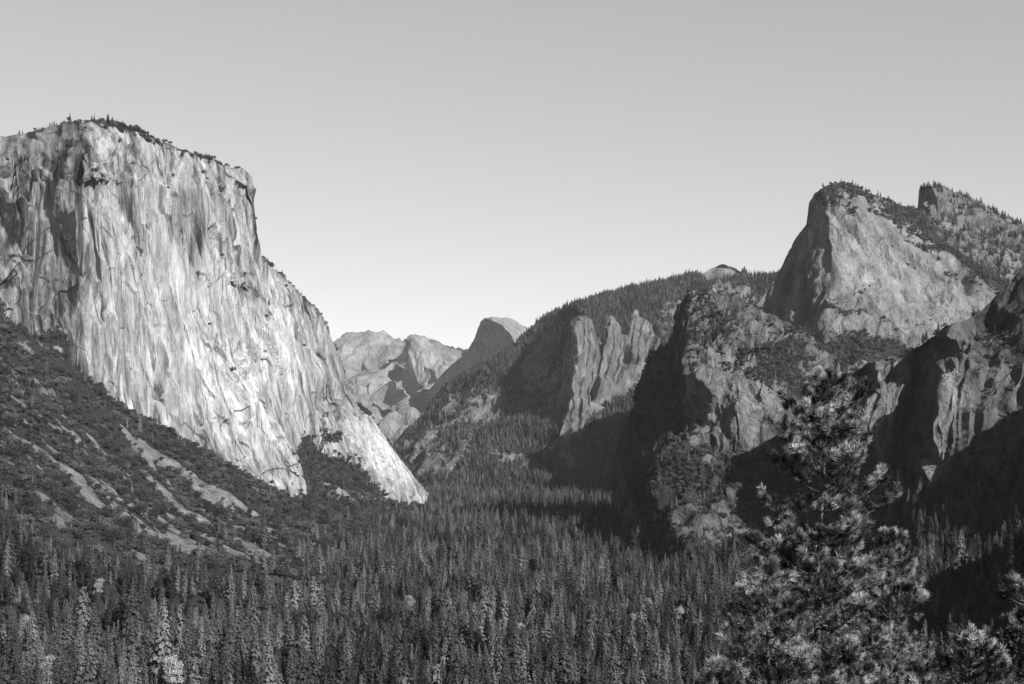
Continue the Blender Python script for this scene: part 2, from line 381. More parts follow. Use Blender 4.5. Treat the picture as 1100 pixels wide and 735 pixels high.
massif('cliff', 'towering pale granite cliff with a sheer vertical face and flat tree dotted top', 'cliff', top, bot, ct, -400, 540, 0.66, M_elcap, d_elcap, p_elcap, soft=2.2, back=1800, backslope=0.12, jag=0.8, seed=3)

# --- far bare ridge at the head of the valley
top = [(150,420),(300,392),(350,373),(362,368),(380,360),(400,355),(418,359),(432,366),(440,363),(448,361),(456,361),(468,369),(480,373),(495,375),(520,378),(600,382),(700,392)]
bot = [(150,560),(700,560)]
ct = [(150,420,19500),(300,392,19000),(355,371,18600),(400,355,18500),(432,366,18500),(452,361,18000),(468,369,18300),(495,375,18500),(600,382,19000),(700,392,19000),
      (375,400,17000),(365,440,16300),(392,385,17500),(410,370,18300),(398,415,16500),(405,440,16300),(420,392,17000),(430,400,17300),(422,440,16600),(440,395,16600),(445,385,17000),(432,430,16000),(425,470,15200),
      (460,385,16900),(470,400,16300),(462,415,15900),(478,385,17300),(455,430,15600),(447,455,14900),(440,480,14600),(490,395,16500),(500,420,15800),(415,500,15200),(480,440,15000),(350,480,15500),(350,560,14500),(500,560,13500),(700,560,14000),(600,450,15000)]
TOPF = top
def d_far(P, Nn, px, py):
    Q = P.copy(); Q[...,0] += noise(P, 900, 5)*250
    tf = sstep(-5, 22, py-np.interp(px, [p_[0] for p_ in TOPF], [p_[1] for p_ in TOPF]))
    return (60+430*tf)*(ridged(Q, 1250, 4, 211, 1.6, .45)-0.5)+0.22*cells(Q, 500, 222, 1.4)-0.30*cells(Q, 260, 223, 1.6)+0.30*cells(Q, 130, 224, 1.6)+20*fbm(P, 120, 2, 231)
def p_far(P, Nn, px, py):
    t = 0.20+0.10*fbm(P, 500, 3, 241)+0.07*fbm(P, 120, 3, 242, .4)
    v = -0.1+0.5*sstep(0.55, 0.9, Nn[...,2])*0.4+0.3*fbm(P, 350, 3, 243)+blobs(px, py, [(480,372,30,4,5,.7),(445,460,14,30,20,.25)])
    return t, v
massif('mountain', 'distant bare rock ridge at the head of the valley with pale slabs and shadowed gullies', 'mountain', top, bot, ct, 150, 700, 0.8, M_far, d_far, p_far, soft=1.6, back=5000, backslope=0.3, jag=0.7, seed=5)

# --- half dome
top = [(380,470),(430,446),(455,425),(470,408),(480,396),(490,388),(497,383),(503,375),(508,367),(512,356),(516,345),(520,342),(530,341),(545,341),(555,344),(565,350),(574,356),(584,366),(596,382),(640,420),(700,450)]
bot = [(380,560),(700,560)]
ct = [(380,470,15800),(430,446,15700),(470,408,15500),(497,383,15150),(508,367,15000),(516,345,14500),(520,342,14100),(530,341,14000),(545,341,14200),(565,350,14300),(574,356,14500),(596,382,14700),(700,450,15500),
      (528,344,13800),(540,349,13650),(548,358,13560),(554,370,13500),(560,390,13460),(565,420,13400),(430,500,15000),(480,470,14700),(380,560,15000),(500,560,14000),(600,560,13300),(700,560,13500),(530,420,14050),(510,440,14300)]
ed = [(19-8+k, 20-8+k) for k in range(1, 1)]
def d_hd(P, Nn, px, py):
    lit = sstep(520, 560, px)
    return 30*fbm(P, 600, 3, 311, 1.5)+14*fbm(P, 120, 3, 312, 2.5)
def p_hd(P, Nn, px, py):
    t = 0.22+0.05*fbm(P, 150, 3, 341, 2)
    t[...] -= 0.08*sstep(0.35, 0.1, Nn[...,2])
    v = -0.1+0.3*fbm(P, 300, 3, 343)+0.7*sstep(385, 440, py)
    return t, v
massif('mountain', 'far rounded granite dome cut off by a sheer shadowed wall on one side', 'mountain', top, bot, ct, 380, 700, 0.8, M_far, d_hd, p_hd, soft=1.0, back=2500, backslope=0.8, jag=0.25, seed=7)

# --- forested ridge with the pale spire
top = [(380,560),(408,520),(418,496),(424,480),(436,466),(450,454),(463,435),(476,417),(495,405),(513,395),(530,386),(546,377),(568,356),(582,345),(597,336),(620,328),(640,321),(660,315),(682,309),(710,303),(735,298),(755,293),(765,287),(772,284.5),(780,284.5),(790,288),(799,293),(806,299),(820,297),(837,295),(870,296),(950,300),(1050,310)]
bot = [(380,600),(1050,600)]
ct = [(380,560,7400),(408,520,7500),(424,480,7800),(450,454,7900),(476,417,8000),(513,395,8100),(546,377,8200),(568,356,8300),(597,336,8300),(640,321,8100),(682,309,8000),(735,298,8100),(775,286,8200),(806,299,8200),(837,295,8100),(1050,310,8000),
      # spire crest and its foot
      (621,331,6900),(619,350,6800),(618,380,6700),(615,420,6600),(608,455,6480),(603,478,6400),
      # its hidden left wall
      (613,335,7900),(607,350,7700),(603,380,7500),(598,410,7300),(590,440,7000),(585,465,6700),
      # lit pillars right of it
      (630,340,6980),(650,345,7150),(680,345,7350),(640,400,6850),(670,385,7020),(690,390,7000),(630,440,6600),(622,452,6560),(660,425,6760),(705,380,7120),(710,350,7500),(735,330,7800),(760,320,7900),
      # big slopes
      (560,400,7700),(530,420,7500),(500,440,7400),(545,450,7000),(520,470,6900),(480,460,7400),(465,480,7200),(450,490,7350),(440,520,7000),(480,500,6600),(500,485,6700),(540,490,6500),(580,500,6300),(620,500,6200),
      (650,470,6300),(690,440,6600),(720,400,7000),(700,500,6000),(760,450,6600),(800,400,7200),(850,400,7200),
      (380,600,6500),(470,520,6300),(540,520,6050),(620,525,5950),(700,530,5900),(470,600,5800),(600,600,5600),(800,600,5600),(1050,600,6000),(1000,400,7000)]
def d_sent(P, Nn, px, py):
    rock = blobs(px, py, [(650,375,50,60,20,1.2)])
    a = 70*(ridged(P, 620, 3, 411, 1.4)-0.5)+0.3*cells(P, 260, 412, 1.8)-0.3*cells(P, 110, 414, 1.6)+8*panels(P, 90, 415, 1.6, 1.2, .8)+8*fbm(P, 60, 3, 413)
    r = 45*(ridged(P, 210, 4, 421, 7.0)-0.5)-0.55*cells(P, 95, 422, 8)+0.5*cells(P, 45, 423, 7)
    tf = sstep(0, 14, py-np.interp(px, [p[0] for p in TOPS], [p[1] for p in TOPS]))
    rk = np.clip(rock, 0, 1)
    u = px+0.14*(py-370)+2.6*noise(P, 190, 431, 4)+1.0*noise(P, 50, 432, 3)
    rim_ = np.interp(px, [600,618,622,640,650,656,668,676,684,700,706], [345,330,330,345,352,338,344,334,330,334,345])
    env = sstep(0, 16, py-rim_+3*noise(P, 60, 433))*sstep(8, -14, py-np.interp(px, [600,608,640,670,690,710], [480,474,432,408,396,392]))*sstep(712, 700, px)
    r0 = env*((90+90*noise(P, 150, 436, 2))*saw(u, [650,674,702,712], 5)+34*saw(u+1.3*noise(P, 120, 434, 6), [612,619,627,635,643,650,659,668,677,685,694,702,712], 2.2))
    return a*(0.25+0.75*tf)*(1-0.8*rk)+.55*r*rk, r0
TOPS = top
def p_sent(P, Nn, px, py):
    t = 0.135+0.05*fbm(P, 120, 3, 441, 3)+0.06*fbm(P, 40, 3, 442, 4)
    v = 0.42+0.35*fbm(P, 230, 4, 443)+0.15*sstep(.5,.9,Nn[...,2])
    v -= blobs(px, py, [(775,262,24,36,0,3.4),(575,395,28,16,-30,.45),(520,440,26,16,-20,.6),(470,500,28,16,0,.8),(480,440,14,16,0,.4),(600,480,20,14,0,.3),(690,330,14,14,0,.3),(560,500,40,10,0,.25)])
    rimv = np.interp(px, [618,620,626,634,641,648,651,655,660,667,674,677,682,688,695,702,708], [340,332,337,348,360,376,352,338,341,352,366,345,334,338,350,362,385])
    ins = sstep(-3, 3, py-rimv+5*noise(P, 60, 445))*sstep(8, -8, py-np.interp(px, [600,608,640,670,690,710], [484,478,440,412,400,394])+6*noise(P, 60, 446))*sstep(600, 612, px)*sstep(712, 702, px)
    ins = ins*np.where(px < 619, sstep(400, 470, py), 1.0)
    v -= 3*ins
    v += 0.7*sstep(0, -4, py-rimv)*sstep(612,618,px)*sstep(712,704,px)
    v += blobs(px, py, [(560,365,70,9,-38,.5),(650,318,90,7,-16,.8),(730,310,60,12,-10,.8),(820,300,40,10,0,1),(600,518,130,14,0,1.0),(700,480,60,50,0,.8),(560,460,60,20,0,.5),(640,360,4,40,0,.3)])
    return t, v
massif('mountain', 'long forested ridge with a pale pointed rock spire and ribbed buttresses on its flank', 'mountain', top, bot, ct, 380, 1050, 0.8, M_cath, d_sent, p_sent, soft=1.2, back=3500, backslope=0.1, jag=0.6, seed=9)

# --- high sunlit rock on the right with a jagged spire behind
top = [(770,400),(800,352),(812,334),(820,322),(831,302),(841,286),(848,270),(853,260),(860,250),(867,241),(869,230),(872,219),(877,211),(883,205),(893,200),(902,198),(912,199),(922,202),(943,210),(963,220),(975,224),(986,229),(996,240),(1005,252),(1020,265),(1040,280),(1060,292),(1080,303),(1100,312),(1140,330),(1200,350),(1300,380),(1500,400)]
bot = [(770,520),(1500,560)]
ct = [(770,400,5050),(820,322,4980),(841,286,4990),(853,260,4990),(867,241,4970),(872,219,4950),(885,204,4900),(902,198,5000),(922,202,5060),(943,210,5120),(963,220,5180),(984,228,5230),
      (888,225,4800),(893,250,4730),(893,290,4660),(889,330,4590),(885,372,4500),(870,300,4800),(850,330,4860),(830,350,4900),
      (986,229,5260),(1005,252,5150),(1040,280,5100),(1100,312,5100),(1200,350,5000),(1500,400,4900),(1500,560,4600),
      (930,240,4860),(925,290,4700),(925,340,4560),(925,375,4470),(960,270,4840),(960,330,4660),(965,375,4520),(1000,262,5050),(1000,300,4860),(1000,350,4680),(1000,385,4600),
      (1040,295,4980),(1040,320,4850),(1075,325,4900),(1100,340,4900),(860,400,4450),(900,410,4300),(770,520,4600),(850,520,4200),(1000,520,4200)]
TOPM = top
def d_mid(P, Nn, px, py):
    tf = sstep(0, 14, py-np.interp(px, [p[0] for p in TOPM], [p[1] for p in TOPM]))
    Q = P.copy(); Q[...,0] += noise(P, 500, 5)*80
    mm = sstep(-.3, .4, noise(P, 260, 533)); a = 14*(ridged(Q, 300, 3, 521, 1.8)-0.5)+(.25+.3*mm)*cells(Q, 130, 531, 2.6)-(.26+.3*mm)*cells(Q, 50, 532, 2.6)+.25*cells(P, 24, 535, 2.0)+3*panels(Q, 80, 534, 2, 1, 1, 0)+7*fbm(P, 36, 4, 541, 1.3)
    a -= 30*sstep(.9,.985,1-np.abs(noise(Q, 260, 551, 2.5)))*sstep(880,900,px)
    a -= 55*np.exp(-((px-890-0.3*(py-300)*0)/5)**2)*sstep(225,250,py)*sstep(300,280,py)*0.5
    return a*(0.3+0.7*tf)
def p_mid(P, Nn, px, py):
    t = 0.125+0.06*fbm(P, 160, 3, 561, 2)+0.09*fbm(P, 40, 3, 562, 3)
    t += 0.05*blobs(px, py, [(960,290,60,60,40,1),(920,260,30,50,0,.5),(1010,320,60,20,20,.6)])-0.04*blobs(px, py, [(850,300,24,50,10,1)])  # second term paints grazing shade into the tone of the left flank
    v = 0.0+0.42*sstep(.55,.9,Nn[...,2])+0.36*fbm(P, 90, 4, 563)
    top_d = py-np.interp(px, [p[0] for p in TOPM], [p[1] for p in TOPM])
    v += 0.55*sstep(16, 3, top_d)*sstep(868,885,px)
    v += blobs(px, py, [(1060,262,50,18,25,1.0),(1000,215,14,16,0,.5),(1080,300,40,14,30,.6),(920,372,40,14,8,1.0),(880,385,30,14,10,1.0),(895,215,16,10,0,.6),(960,232,30,8,25,.5),(1030,240,30,12,20,.7),(970,385,40,14,0,.8),(995,260,10,24,-30,.4)])
    v -= blobs(px, py, [(1010,325,60,16,25,.5),(940,290,40,50,0,.3),(1040,232,12,5,20,.5)])
    return t, v
massif('mountain', 'high sunlit granite peak with a smooth slabby flank and a rounded top', 'mountain', top, bot, ct, 770, 1500, 0.8, M_cath, d_mid, p_mid, soft=1.2, back=1500, backslope=0.25, jag=0.7, seed=11)

# --- jagged wooded crest behind it
top = [(900,330),(940,290),(960,262),(975,250),(982,240),(985.5,225),(987,205),(989,200),(1000,199),(1005,201),(1012,201),(1019,205),(1030,208),(1045,216),(1055,220),(1065,227),(1082,237),(1100,247),(1140,262),(1200,280),(1300,300),(1500,330)]
bot = [(900,420),(1500,460)]
ct = [(900,330,5900),(960,262,5950),(985,225,5900),(987,205,5700),(989,200,5600),(1012,202,5620),(1045,216,5700),(1065,227,5750),(1100,247,5800),(1200,280,5700),(1500,330,5600),
      (992,230,5480),(1000,245,5400),(1012,225,5520),(1020,240,5420),(1030,232,5560),(1045,250,5420),(1060,245,5560),(1080,270,5420),(1100,275,5500),(1100,320,5250),(1040,300,5200),(990,300,5300),(1500,460,4900),(900,420,5400)]
TOPC = top
def d_crest(P, Nn, px, py):
    tf = sstep(0, 8, py-np.interp(px, [p[0] for p in TOPC], [p[1] for p in TOPC]))
    return (22*panels(P, 150, 911, 1.2, 1.2, .8)+12*panels(P, 55, 912, 1.2, 1.2, .8)+6*fbm(P, 25, 3, 913))*(0.3+0.7*tf)
def p_crest(P, Nn, px, py):
    t = 0.12+0.05*fbm(P, 90, 3, 921, 1)+0.05*fbm(P, 30, 3, 922, 2)
    v = 0.42+0.3*fbm(P, 70, 3, 923)+0.2*sstep(.5,.9,Nn[...,2])-blobs(px, py, [(990,215,5,16,0,.6),(1008,215,12,10,0,.25),(1035,238,16,6,20,.5),(1060,236,20,6,25,.4)])
    return t, v
massif('mountain', 'jagged wooded crest with an upright rock prow behind the high granite peak', 'mountain', top, bot, ct, 900, 1500, 0.8, M_cath, d_crest, p_crest, soft=0.8, back=1500, backslope=0.25, jag=0.9, seed=17)

# --- pyramid rock in front of it
top = [(600,640),(640,590),(655,556),(658,543),(661,531),(665,505),(669,482),(675,460),(682,441),(688,418),(692,400),(698,385),(708,380),(718,371),(724,358),(727,346),(731,330),(736,320),(740,315),(751,313),(765,315),(784,317),(800,323),(812,330),(829,341),(853,352),(869,366),(886,384),(900,400),(930,430),(1000,480)]
bot = [(600,660),(1000,640)]
ct = [(600,640,3700),(640,590,3800),(655,556,3850),(661,531,3850),(669,482,3800),(682,441,3750),(692,400,3680),(708,380,3550),(727,346,3450),(736,320,3380),(740,315,3340),(765,315,3350),(800,323,3400),(829,341,3450),(853,352,3480),(886,384,3480),(930,430,3400),(1000,480,3300),
      (740,330,3260),(738,360,3200),(742,385,3150),(752,402,3100),(764,420,3060),(768,445,3050),(760,460,3060),
      (715,400,3440),(700,440,3500),(730,440,3300),(690,480,3500),(720,480,3250),(680,530,3500),(700,540,3150),(680,560,3400),
      (780,345,3270),(790,380,3180),(785,405,3080),(782,440,3040),(790,478,3020),(800,400,3080),(803,440,3035),(804,486,3020),(822,405,3110),(824,440,3040),(820,470,3030),(835,430,3150),(840,400,3230),(860,400,3320),(860,440,3200),(850,480,3080),
      (770,480,3040),(830,500,3000),(860,540,2950),(900,560,2950),(800,505,2990),(760,495,2980),
      (712,506,2700),(724,496,2680),(738,500,2640),(756,499,2660),(782,520,2540),(802,538,2460),(818,565,2410),(832,600,2380),(712,530,2600),(714,560,2560),(716,600,2500),(740,540,2480),(770,560,2430),(740,590,2370),(790,595,2380),(702,600,2800),(702,530,3000),(702,560,2950),(706,490,3080),(722,478,3080),(740,484,3080),(762,482,3060),(792,506,2900),(818,545,2850),(670,590,3100),(650,600,3500),
      (750,640,2330),(600,660,3600),(900,640,2600),(1000,640,2600)]
TOPL = top
def d_low(P, Nn, px, py):
    tf = sstep(0, 10, py-np.interp(px, [p[0] for p in TOPL], [p[1] for p in TOPL]))
    Q = P.copy(); Q[...,0] += noise(P, 300, 5)*40
    out = np.clip(blobs(px, py, [(750,545,55,45,20,1.4)]), 0, 1)
    upper = sstep(735,748,px)*sstep(420,390,py)
    a = -.42*cells(Q, 150, 611, 2.0)+.42*cells(Q, 60, 621, 2.0)+5*panels(Q, 70, 633, 2, 1, 1, 0)-.3*cells(Q, 28, 631, 2.2)+3*panels(Q, 50, 632, 1.5, 1, 1, 0)+3.5*fbm(P, 14, 3, 641)
    a += out*(15*panels(P, 50, 651, 1.6, 1.1, 1, .1)-.32*cells(P, 34, 653, 1.8)+.2*cells(P, 15, 652, 1.6))
    a += upper*(10*panels(P, 45, 653, .9, 1.2, 1)+5*panels(P, 18, 654, 1.0, 1.2, 1))
    pil = sstep(400,415,py)*sstep(500,480,py)*sstep(745,760,px)*sstep(850,835,px)
    a += pil*14*(ridged(P, 44, 3, 655, 5.0)-.5)
    return a*(0.3+0.7*tf)
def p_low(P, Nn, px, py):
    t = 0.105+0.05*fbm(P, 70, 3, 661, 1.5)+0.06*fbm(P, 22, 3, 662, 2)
    t -= 0.07*sstep(745, 725, px+0.0*py)*sstep(560,500,py)+0.06*sstep(455,500,py)*sstep(560,520,py)*sstep(750,790,px)  # shade painted into the tone: left wall and the shadowed band darkened
    t += 0.06*blobs(px, py, [(765,410,20,40,-20,1),(805,430,25,35,0,1),(760,560,50,30,0,-.3)])
    v = 0.19+0.32*sstep(.45,.8,Nn[...,2])+0.42*fbm(P, 55, 4, 663)
    v += blobs(px, py, [(835,400,30,18,35,1.1),(850,375,26,10,40,.5),(745,520,36,20,10,.6),(720,560,20,30,0,.5),(770,590,60,16,0,.6),(770,345,30,20,20,.15),(700,480,30,80,0,.35)])
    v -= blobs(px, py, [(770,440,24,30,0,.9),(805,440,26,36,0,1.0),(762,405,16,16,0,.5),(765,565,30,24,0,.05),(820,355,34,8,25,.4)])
    return t, v
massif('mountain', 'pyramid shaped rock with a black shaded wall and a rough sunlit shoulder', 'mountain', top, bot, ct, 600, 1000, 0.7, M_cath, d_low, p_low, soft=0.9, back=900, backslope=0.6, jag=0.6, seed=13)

# --- dark fluted cliff at the right edge
top = [(820,620),(838,560),(850,505),(862,460),(876,428),(892,410),(910,402),(925,396),(941,388),(959,384),(975,380),(985,374),(996,367),(1008,358),(1016,351),(1022,348),(1034,346),(1044,341),(1053,335),(1066,323),(1078,311),(1090,296),(1100,284),(1130,255),(1200,210),(1400,120),(1700,60),(2200,60)]
bot = [(820,660),(2200,760)]
ct = [(820,620,2750),(838,560,2800),(862,460,2850),(892,410,2820),(910,402,2720),(925,396,2600),(941,388,2470),(959,386,2560),(975,381,2660),(985,376,2700),(1000,365,2600),(1016,352,2420),(1024,348,2380),(1044,341,2480),(1066,323,2500),(1100,284,2520),(1200,210,2480),(1400,120,2300),(1700,60,2000),(2200,60,1500),
      (939,395,2440),(932,425,2420),(926,455,2400),(930,490,2390),(946,508,2370),(905,440,2700),(900,500,2650),(880,540,2700),(915,540,2560),(925,400,2700),
      (955,400,2460),(968,395,2490),(975,383,2510),(962,430,2470),(955,460,2440),(951,505,2400),(948,420,2435),(943,450,2420),
      (985,420,2520),(975,460,2480),(970,505,2420),
      (1017,361,2330),(1015,411,2270),(1005,455,2235),(993,507,2200),(1000,518,2190),
      (1030,365,2370),(1036,380,2400),(1026,411,2320),(1020,455,2270),(1010,500,2220),
      (1045,395,2350),(1050,430,2300),(1060,350,2520),(1080,350,2480),(1100,345,2420),(1060,378,2420),(1072,395,2340),(1086,380,2370),(1100,392,2310),(1045,465,2260),(1070,446,2270),(1100,430,2260),
      (1150,300,2400),(1150,400,2250),(1030,495,2200),(1060,500,2180),(1100,480,2170),(1100,530,2130),(1040,540,2130),(980,550,2200),(940,560,2350),(900,590,2500),(840,620,2700),
      (1000,600,2000),(1100,600,1980),(900,650,2350),(820,660,2600),(1200,500,2000),(1300,400,2000),(1400,600,1700),(1700,300,1700),(2200,760,1100),(1700,700,1300)]
TOPR = top
ct = [(a, b, c*0.93) for a, b, c in ct]
def d_near(P, Nn, px, py):
    tf = sstep(0, 10, py-np.interp(px, [p[0] for p in TOPR], [p[1] for p in TOPR]))
    Q = P.copy(); Q[...,0] += noise(P, 200, 5)*25
    a = -.16*cells(Q, 80, 711, 5.0, .15)+.26*cells(Q, 34, 721, 6.0, .15)-.3*cells(Q, 16, 731, 4.0)+2*panels(Q, 36, 732, 2, 1, 1, 0)+1.5*fbm(P, 9, 3, 741, 1.5)
    u = px+0.16*(py-430)+4*noise(P, 60, 751, 2.5)+1.5*noise(P, 22, 753, 2)
    e1 = sstep(352, 366, py)*sstep(515, 495, py)
    fw = e1*(9*saw(u, [1016,1024,1032,1040], 2))*(u < 1041)
    e2 = sstep(378, 392, py+6*np.sin(px/6.0))*sstep(500, 460, py)
    a += e2*(0.42*cells(P, 62, 756, 3.2)-0.3*cells(P, 26, 757, 3.0))
    fw = fw+e2*(13+14*noise(P,80,755))*saw(u, [1043,1061,1084,1099,1124,1150], 7)
    e3 = sstep(388, 400, py)*sstep(512, 500, py)*sstep(922, 928, px)*sstep(985, 976, px)
    fw = fw+e3*(10*saw(px+0.22*(py-430)+noise(P, 30, 752, 4), [926,934,943,951,960,975], 2))
    return a*(0.3+0.7*tf), fw
def p_near(P, Nn, px, py):
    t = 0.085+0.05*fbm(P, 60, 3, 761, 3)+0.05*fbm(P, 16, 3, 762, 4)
    t += 0.10*blobs(px, py, [(952,450,6,60,12,1.2),(938,430,10,50,5,.6),(1018,430,11,70,8,1.1),(1000,500,10,20,0,1.0)])  # sunlight on the pillars painted in as paler rock tone
    t -= 0.04*sstep(470,520,py)+0.03*sstep(1035,1050,px)*sstep(385,360,py)  # shade at the foot and upper slope painted in as darker tone
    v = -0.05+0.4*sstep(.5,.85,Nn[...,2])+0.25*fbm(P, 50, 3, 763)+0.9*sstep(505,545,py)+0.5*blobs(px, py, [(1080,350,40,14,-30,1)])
    v -= blobs(px, py, [(945,450,22,60,0,.6),(1020,430,24,80,8,.6)])
    return t, v
massif('cliff', 'dark fluted cliff at the edge of the view with sunlit rock pillars above black shade', 'cliff', top, bot, ct, 820, 2200, 0.8, M_cath, d_near, p_near, soft=0.8, back=1200, backslope=0.1, jag=0.6, seed=15)

# ------------------------------------------------------------------ ground
gp = []   # (X, Y, Z)
def gpx(px, py, d): gp.append(tuple(px2w(px, py, d)))
for c in [(-200,250,2750),(-200,400,2100),(-200,520,1700),(-200,650,1250),(-100,760,850),(0,348,2800),(60,380,2850),(130,440,3020),(200,477,3190),(165,456,3090),(235,498,3270),(260,511,3340),(325,546,3430),
          (0,400,2450),(0,450,2150),(0,500,1900),(0,560,1650),(0,640,1300),(0,735,1000),(60,450,2450),(60,520,2050),(60,600,1600),(100,560,2000),(100,500,2400),(100,450,2750),
          (160,500,2800),(160,550,2350),(160,600,1950),(200,540,2750),(200,570,2450),(200,610,2150),(250,560,2700),(250,590,2400),(250,615,2200),(300,585,2600),(300,562,2950),(300,605,2380),(350,607,2480),(350,585,2850),(350,566,3200),(395,606,2470),(120,640,1800),(60,690,1450),
          (410,565,3650),(470,550,4450)]: gpx(*c)
for x, y, z in [(-150,1500,-196),(-100,1900,-199),(-60,2300,-200),(-200,1250,-182),(-260,1000,-160),(0,1000,-184),(150,1000,-186),(0,1250,-195),(150,1300,-197),(0,3000,-200),(-100,3800,-200),(-250,5000,-198),(0,6500,-192),(600,6500,-192),(-900,6500,-150),
                (300,3000,-200),(300,2000,-200),(300,1500,-200),(250,1000,-183),(300,1250,-192),(500,2700,-195),(650,3300,-190),(0,5000,-198),(500,5000,-198),
                (0,0,-3.2),(3,8,-3.6),(-8,8,-3.4),(10,30,-19),(-15,30,-19),(0,100,-52),(0,250,-112),(0,450,-140),(-150,450,-120),(-200,250,-90),(0,700,-166),(150,500,-142),(200,250,-95),(-160,800,-160),
                (-600,300,10),(-700,900,60),(-1400,1500,600),(-1500,2600,600),(-2200,500,1100),(-2600,-1500,1000),(-1300,200,420),(-400,0,40),(-200,-150,30),(0,-150,25),(0,-1500,300),(-2000,-1500,400),(2000,-1500,500),
                (60,10,0),(150,20,10),(300,120,0),(200,700,-166),(300,800,-160),
                (-2000,6000,100),(-3000,30000,-150),(3000,30000,-150),(-12000,30000,-100),(14000,30000,-100),(-8000,8000,200),(9000,8000,200),(0,12000,-180),(2000,9000,-150),(2500,4500,200)]: gp.append((x, y, z))
for c in [(950,630,1850),(1000,615,1850),(1050,603,1820),(1100,592,1790),(1160,575,1760),(900,655,1850),
          (960,650,1700),(1000,660,1500),(1050,655,1450),(1100,650,1400),(1160,640,1350),(1020,610,2150),(1100,590,2100),(950,620,2300),
          (1000,720,1180),(1100,710,1100),(1200,700,1000),(900,700,1350),(960,760,950)]: gpx(*c)
for x, y, z in [(620,860,-20),(560,700,-70),(430,650,-105),(1080,1863,330),(912,1772,225),(840,1745,182),(790,1760,145),(742,1745,85),(695,1705,-90),(1300,1950,480),(1080,1650,60),(900,1600,0),(735,1580,-40),
                (480,1150,0),(560,1050,55),(650,1200,65),(760,1310,90),(900,1420,110),(650,1440,-70),(560,1330,-60),(1300,1500,200),(1500,1000,300),(900,1000,60)]: gp.append((x, y, z))  # unseen ridges right of the view, shaped to shade cliff foot and hollow
GP = np.array(gp)
def ground_z(X, Y):
    X = np.asarray(X, float); Y = np.asarray(Y, float)
    z = tri_interp([(p[0], p[1]) for p in GP], list(GP[:,2]), X, Y)
    P = np.stack([X, Y, 0*X], -1); r = np.hypot(X, Y)
    a = sstep(60, 900, r)
    slope = sstep(-190, -120, z)
    return z + a*(0.5+slope)*(7*fbm(P, 120, 3, 801)) + slope*a*(14*(ridged(P, 190, 3, 811)-0.5)+4*fbm(P, 30, 2, 821)) + (1-a)*0.3*fbm(P, 4, 3, 831)
pxs = np.concatenate([np.arange(-3600, -250, 60), np.arange(-250, -20, 6), np.arange(-20, 1120, 1.6), np.arange(1120, 1400, 8), np.arange(1400, 4800, 60)])
ds = np.concatenate([np.geomspace(2, 800, 160)[:-1], np.geomspace(800, 4200, 560)[:-1], np.geomspace(4200, 26000, 150)])
PX, DD = np.meshgrid(pxs, ds)
GX = 14000*np.tanh((PX-CX)/F*DD/14000); GY = DD.copy()
# rows behind the camera so that the ground also closes there
nb = 24
bk = -np.geomspace(1500, 1, nb)
GXb = np.repeat(GX[:1], nb, 0)*0+np.linspace(-3000, 3000, GX.shape[1])[None]*np.linspace(1, .01, nb)[:,None]
GYb = np.repeat(bk[:,None], GX.shape[1], 1)
GX = np.concatenate([GXb, GX]); GY = np.concatenate([GYb, GY])
GZ = ground_z(GX, GY)
G = np.stack([GX, GY, GZ], -1); GN = grid_normals(G); GN *= np.where(GN[...,2:3] < 0, -1, 1)
# talus streaks: bare scree lines running down the left slope (laid out in the slope's own plan coordinates)
_r = np.random.default_rng(3)
_r0 = [(_r.uniform(20, 300), _r.uniform(0, 1), _r.uniform(50, 120), _r.uniform(5, 11)) for _ in range(26)]
def talus(X, Y):
    """0..1 weight of bare scree at plan position"""
    P = np.stack([X, Y, 0*X], -1)
    w = np.zeros(X.shape)
    for pts, wid in TAL:
        A = np.array([px2w(*p)[:2] for p in pts])
        dist = np.full(X.shape, 1e9); 
        for a, b in zip(A[:-1], A[1:]):
            ab = b-a; t = np.clip(((X-a[0])*ab[0]+(Y-a[1])*ab[1])/(ab@ab), 0, 1)
            dist = np.minimum(dist, np.hypot(X-a[0]-t*ab[0], Y-a[1]-t*ab[1]))
        w = np.maximum(w, sstep(1.2, 0.6, (dist/wid)+1.0*fbm(P, 55, 3, 851)))
    return w
TAL = [([(140,465,2850),(190,495,2900),(240,530,2850),(290,560,2800),(340,585,2750),(372,603,2600),(396,608,2480)], 34),
       ([(165,510,2650),(215,545,2600),(262,578,2500),(300,600,2400)], 30),
       ([(30,463,2150),(70,500,2150),(100,530,2100),(140,555,2150),(190,575,2250)], 30),
       ([(190,555,2450),(230,580,2400),(265,598,2350)], 22),
       ([(5,395,2480),(40,412,2500)], 20),
       ([(20,430,2350),(60,452,2400),(85,470,2450)], 12),([(150,480,2850),(200,525,2700)], 14),([(100,520,2250),(150,545,2300),(200,560,2400)], 14),
       ([(230,520,2900),(290,548,2900),(330,570,2850)], 14),([(150,600,1950),(190,612,2000)], 18),([(60,490,2250),(90,505,2300)], 14),([(40,710,1100),(60,716,1080)], 6)]
for cx_, f_, ln_, w_ in _r0:
    ytop = np.interp(cx_, [0,60,130,200,300], [380,400,465,505,565]); ybot = np.interp(cx_, [0,60,130,200,300], [540,560,590,600,605])
    cy_ = ytop+f_*(ybot-ytop); d0 = np.interp(cy_, [ytop-1, ybot+1], [2750, 2050]); x1_ = cx_+ln_; y1_ = min(cy_+ln_*0.62, 608)
    TAL.append(([(cx_, cy_, d0), ((cx_+x1_)/2, (cy_+y1_)/2-2, d0-20), (x1_, y1_, d0-60)], w_))
tal = talus(GX, GY)*(GX < 0)*(GY > 500)
bare = 0.75*sstep(0.12, 0.5, fbm(G, 60, 4, 862))*(GX < 0)*sstep(-165, -120, GZ)
gv = 1.0-1.1*tal+0.1*fbm(G, 40, 3, 861)-bare
near = np.hypot(GX, GY) < 300
me = mesh_from('ground', G.reshape(-1,3), grid_faces(*G.shape[:2]))
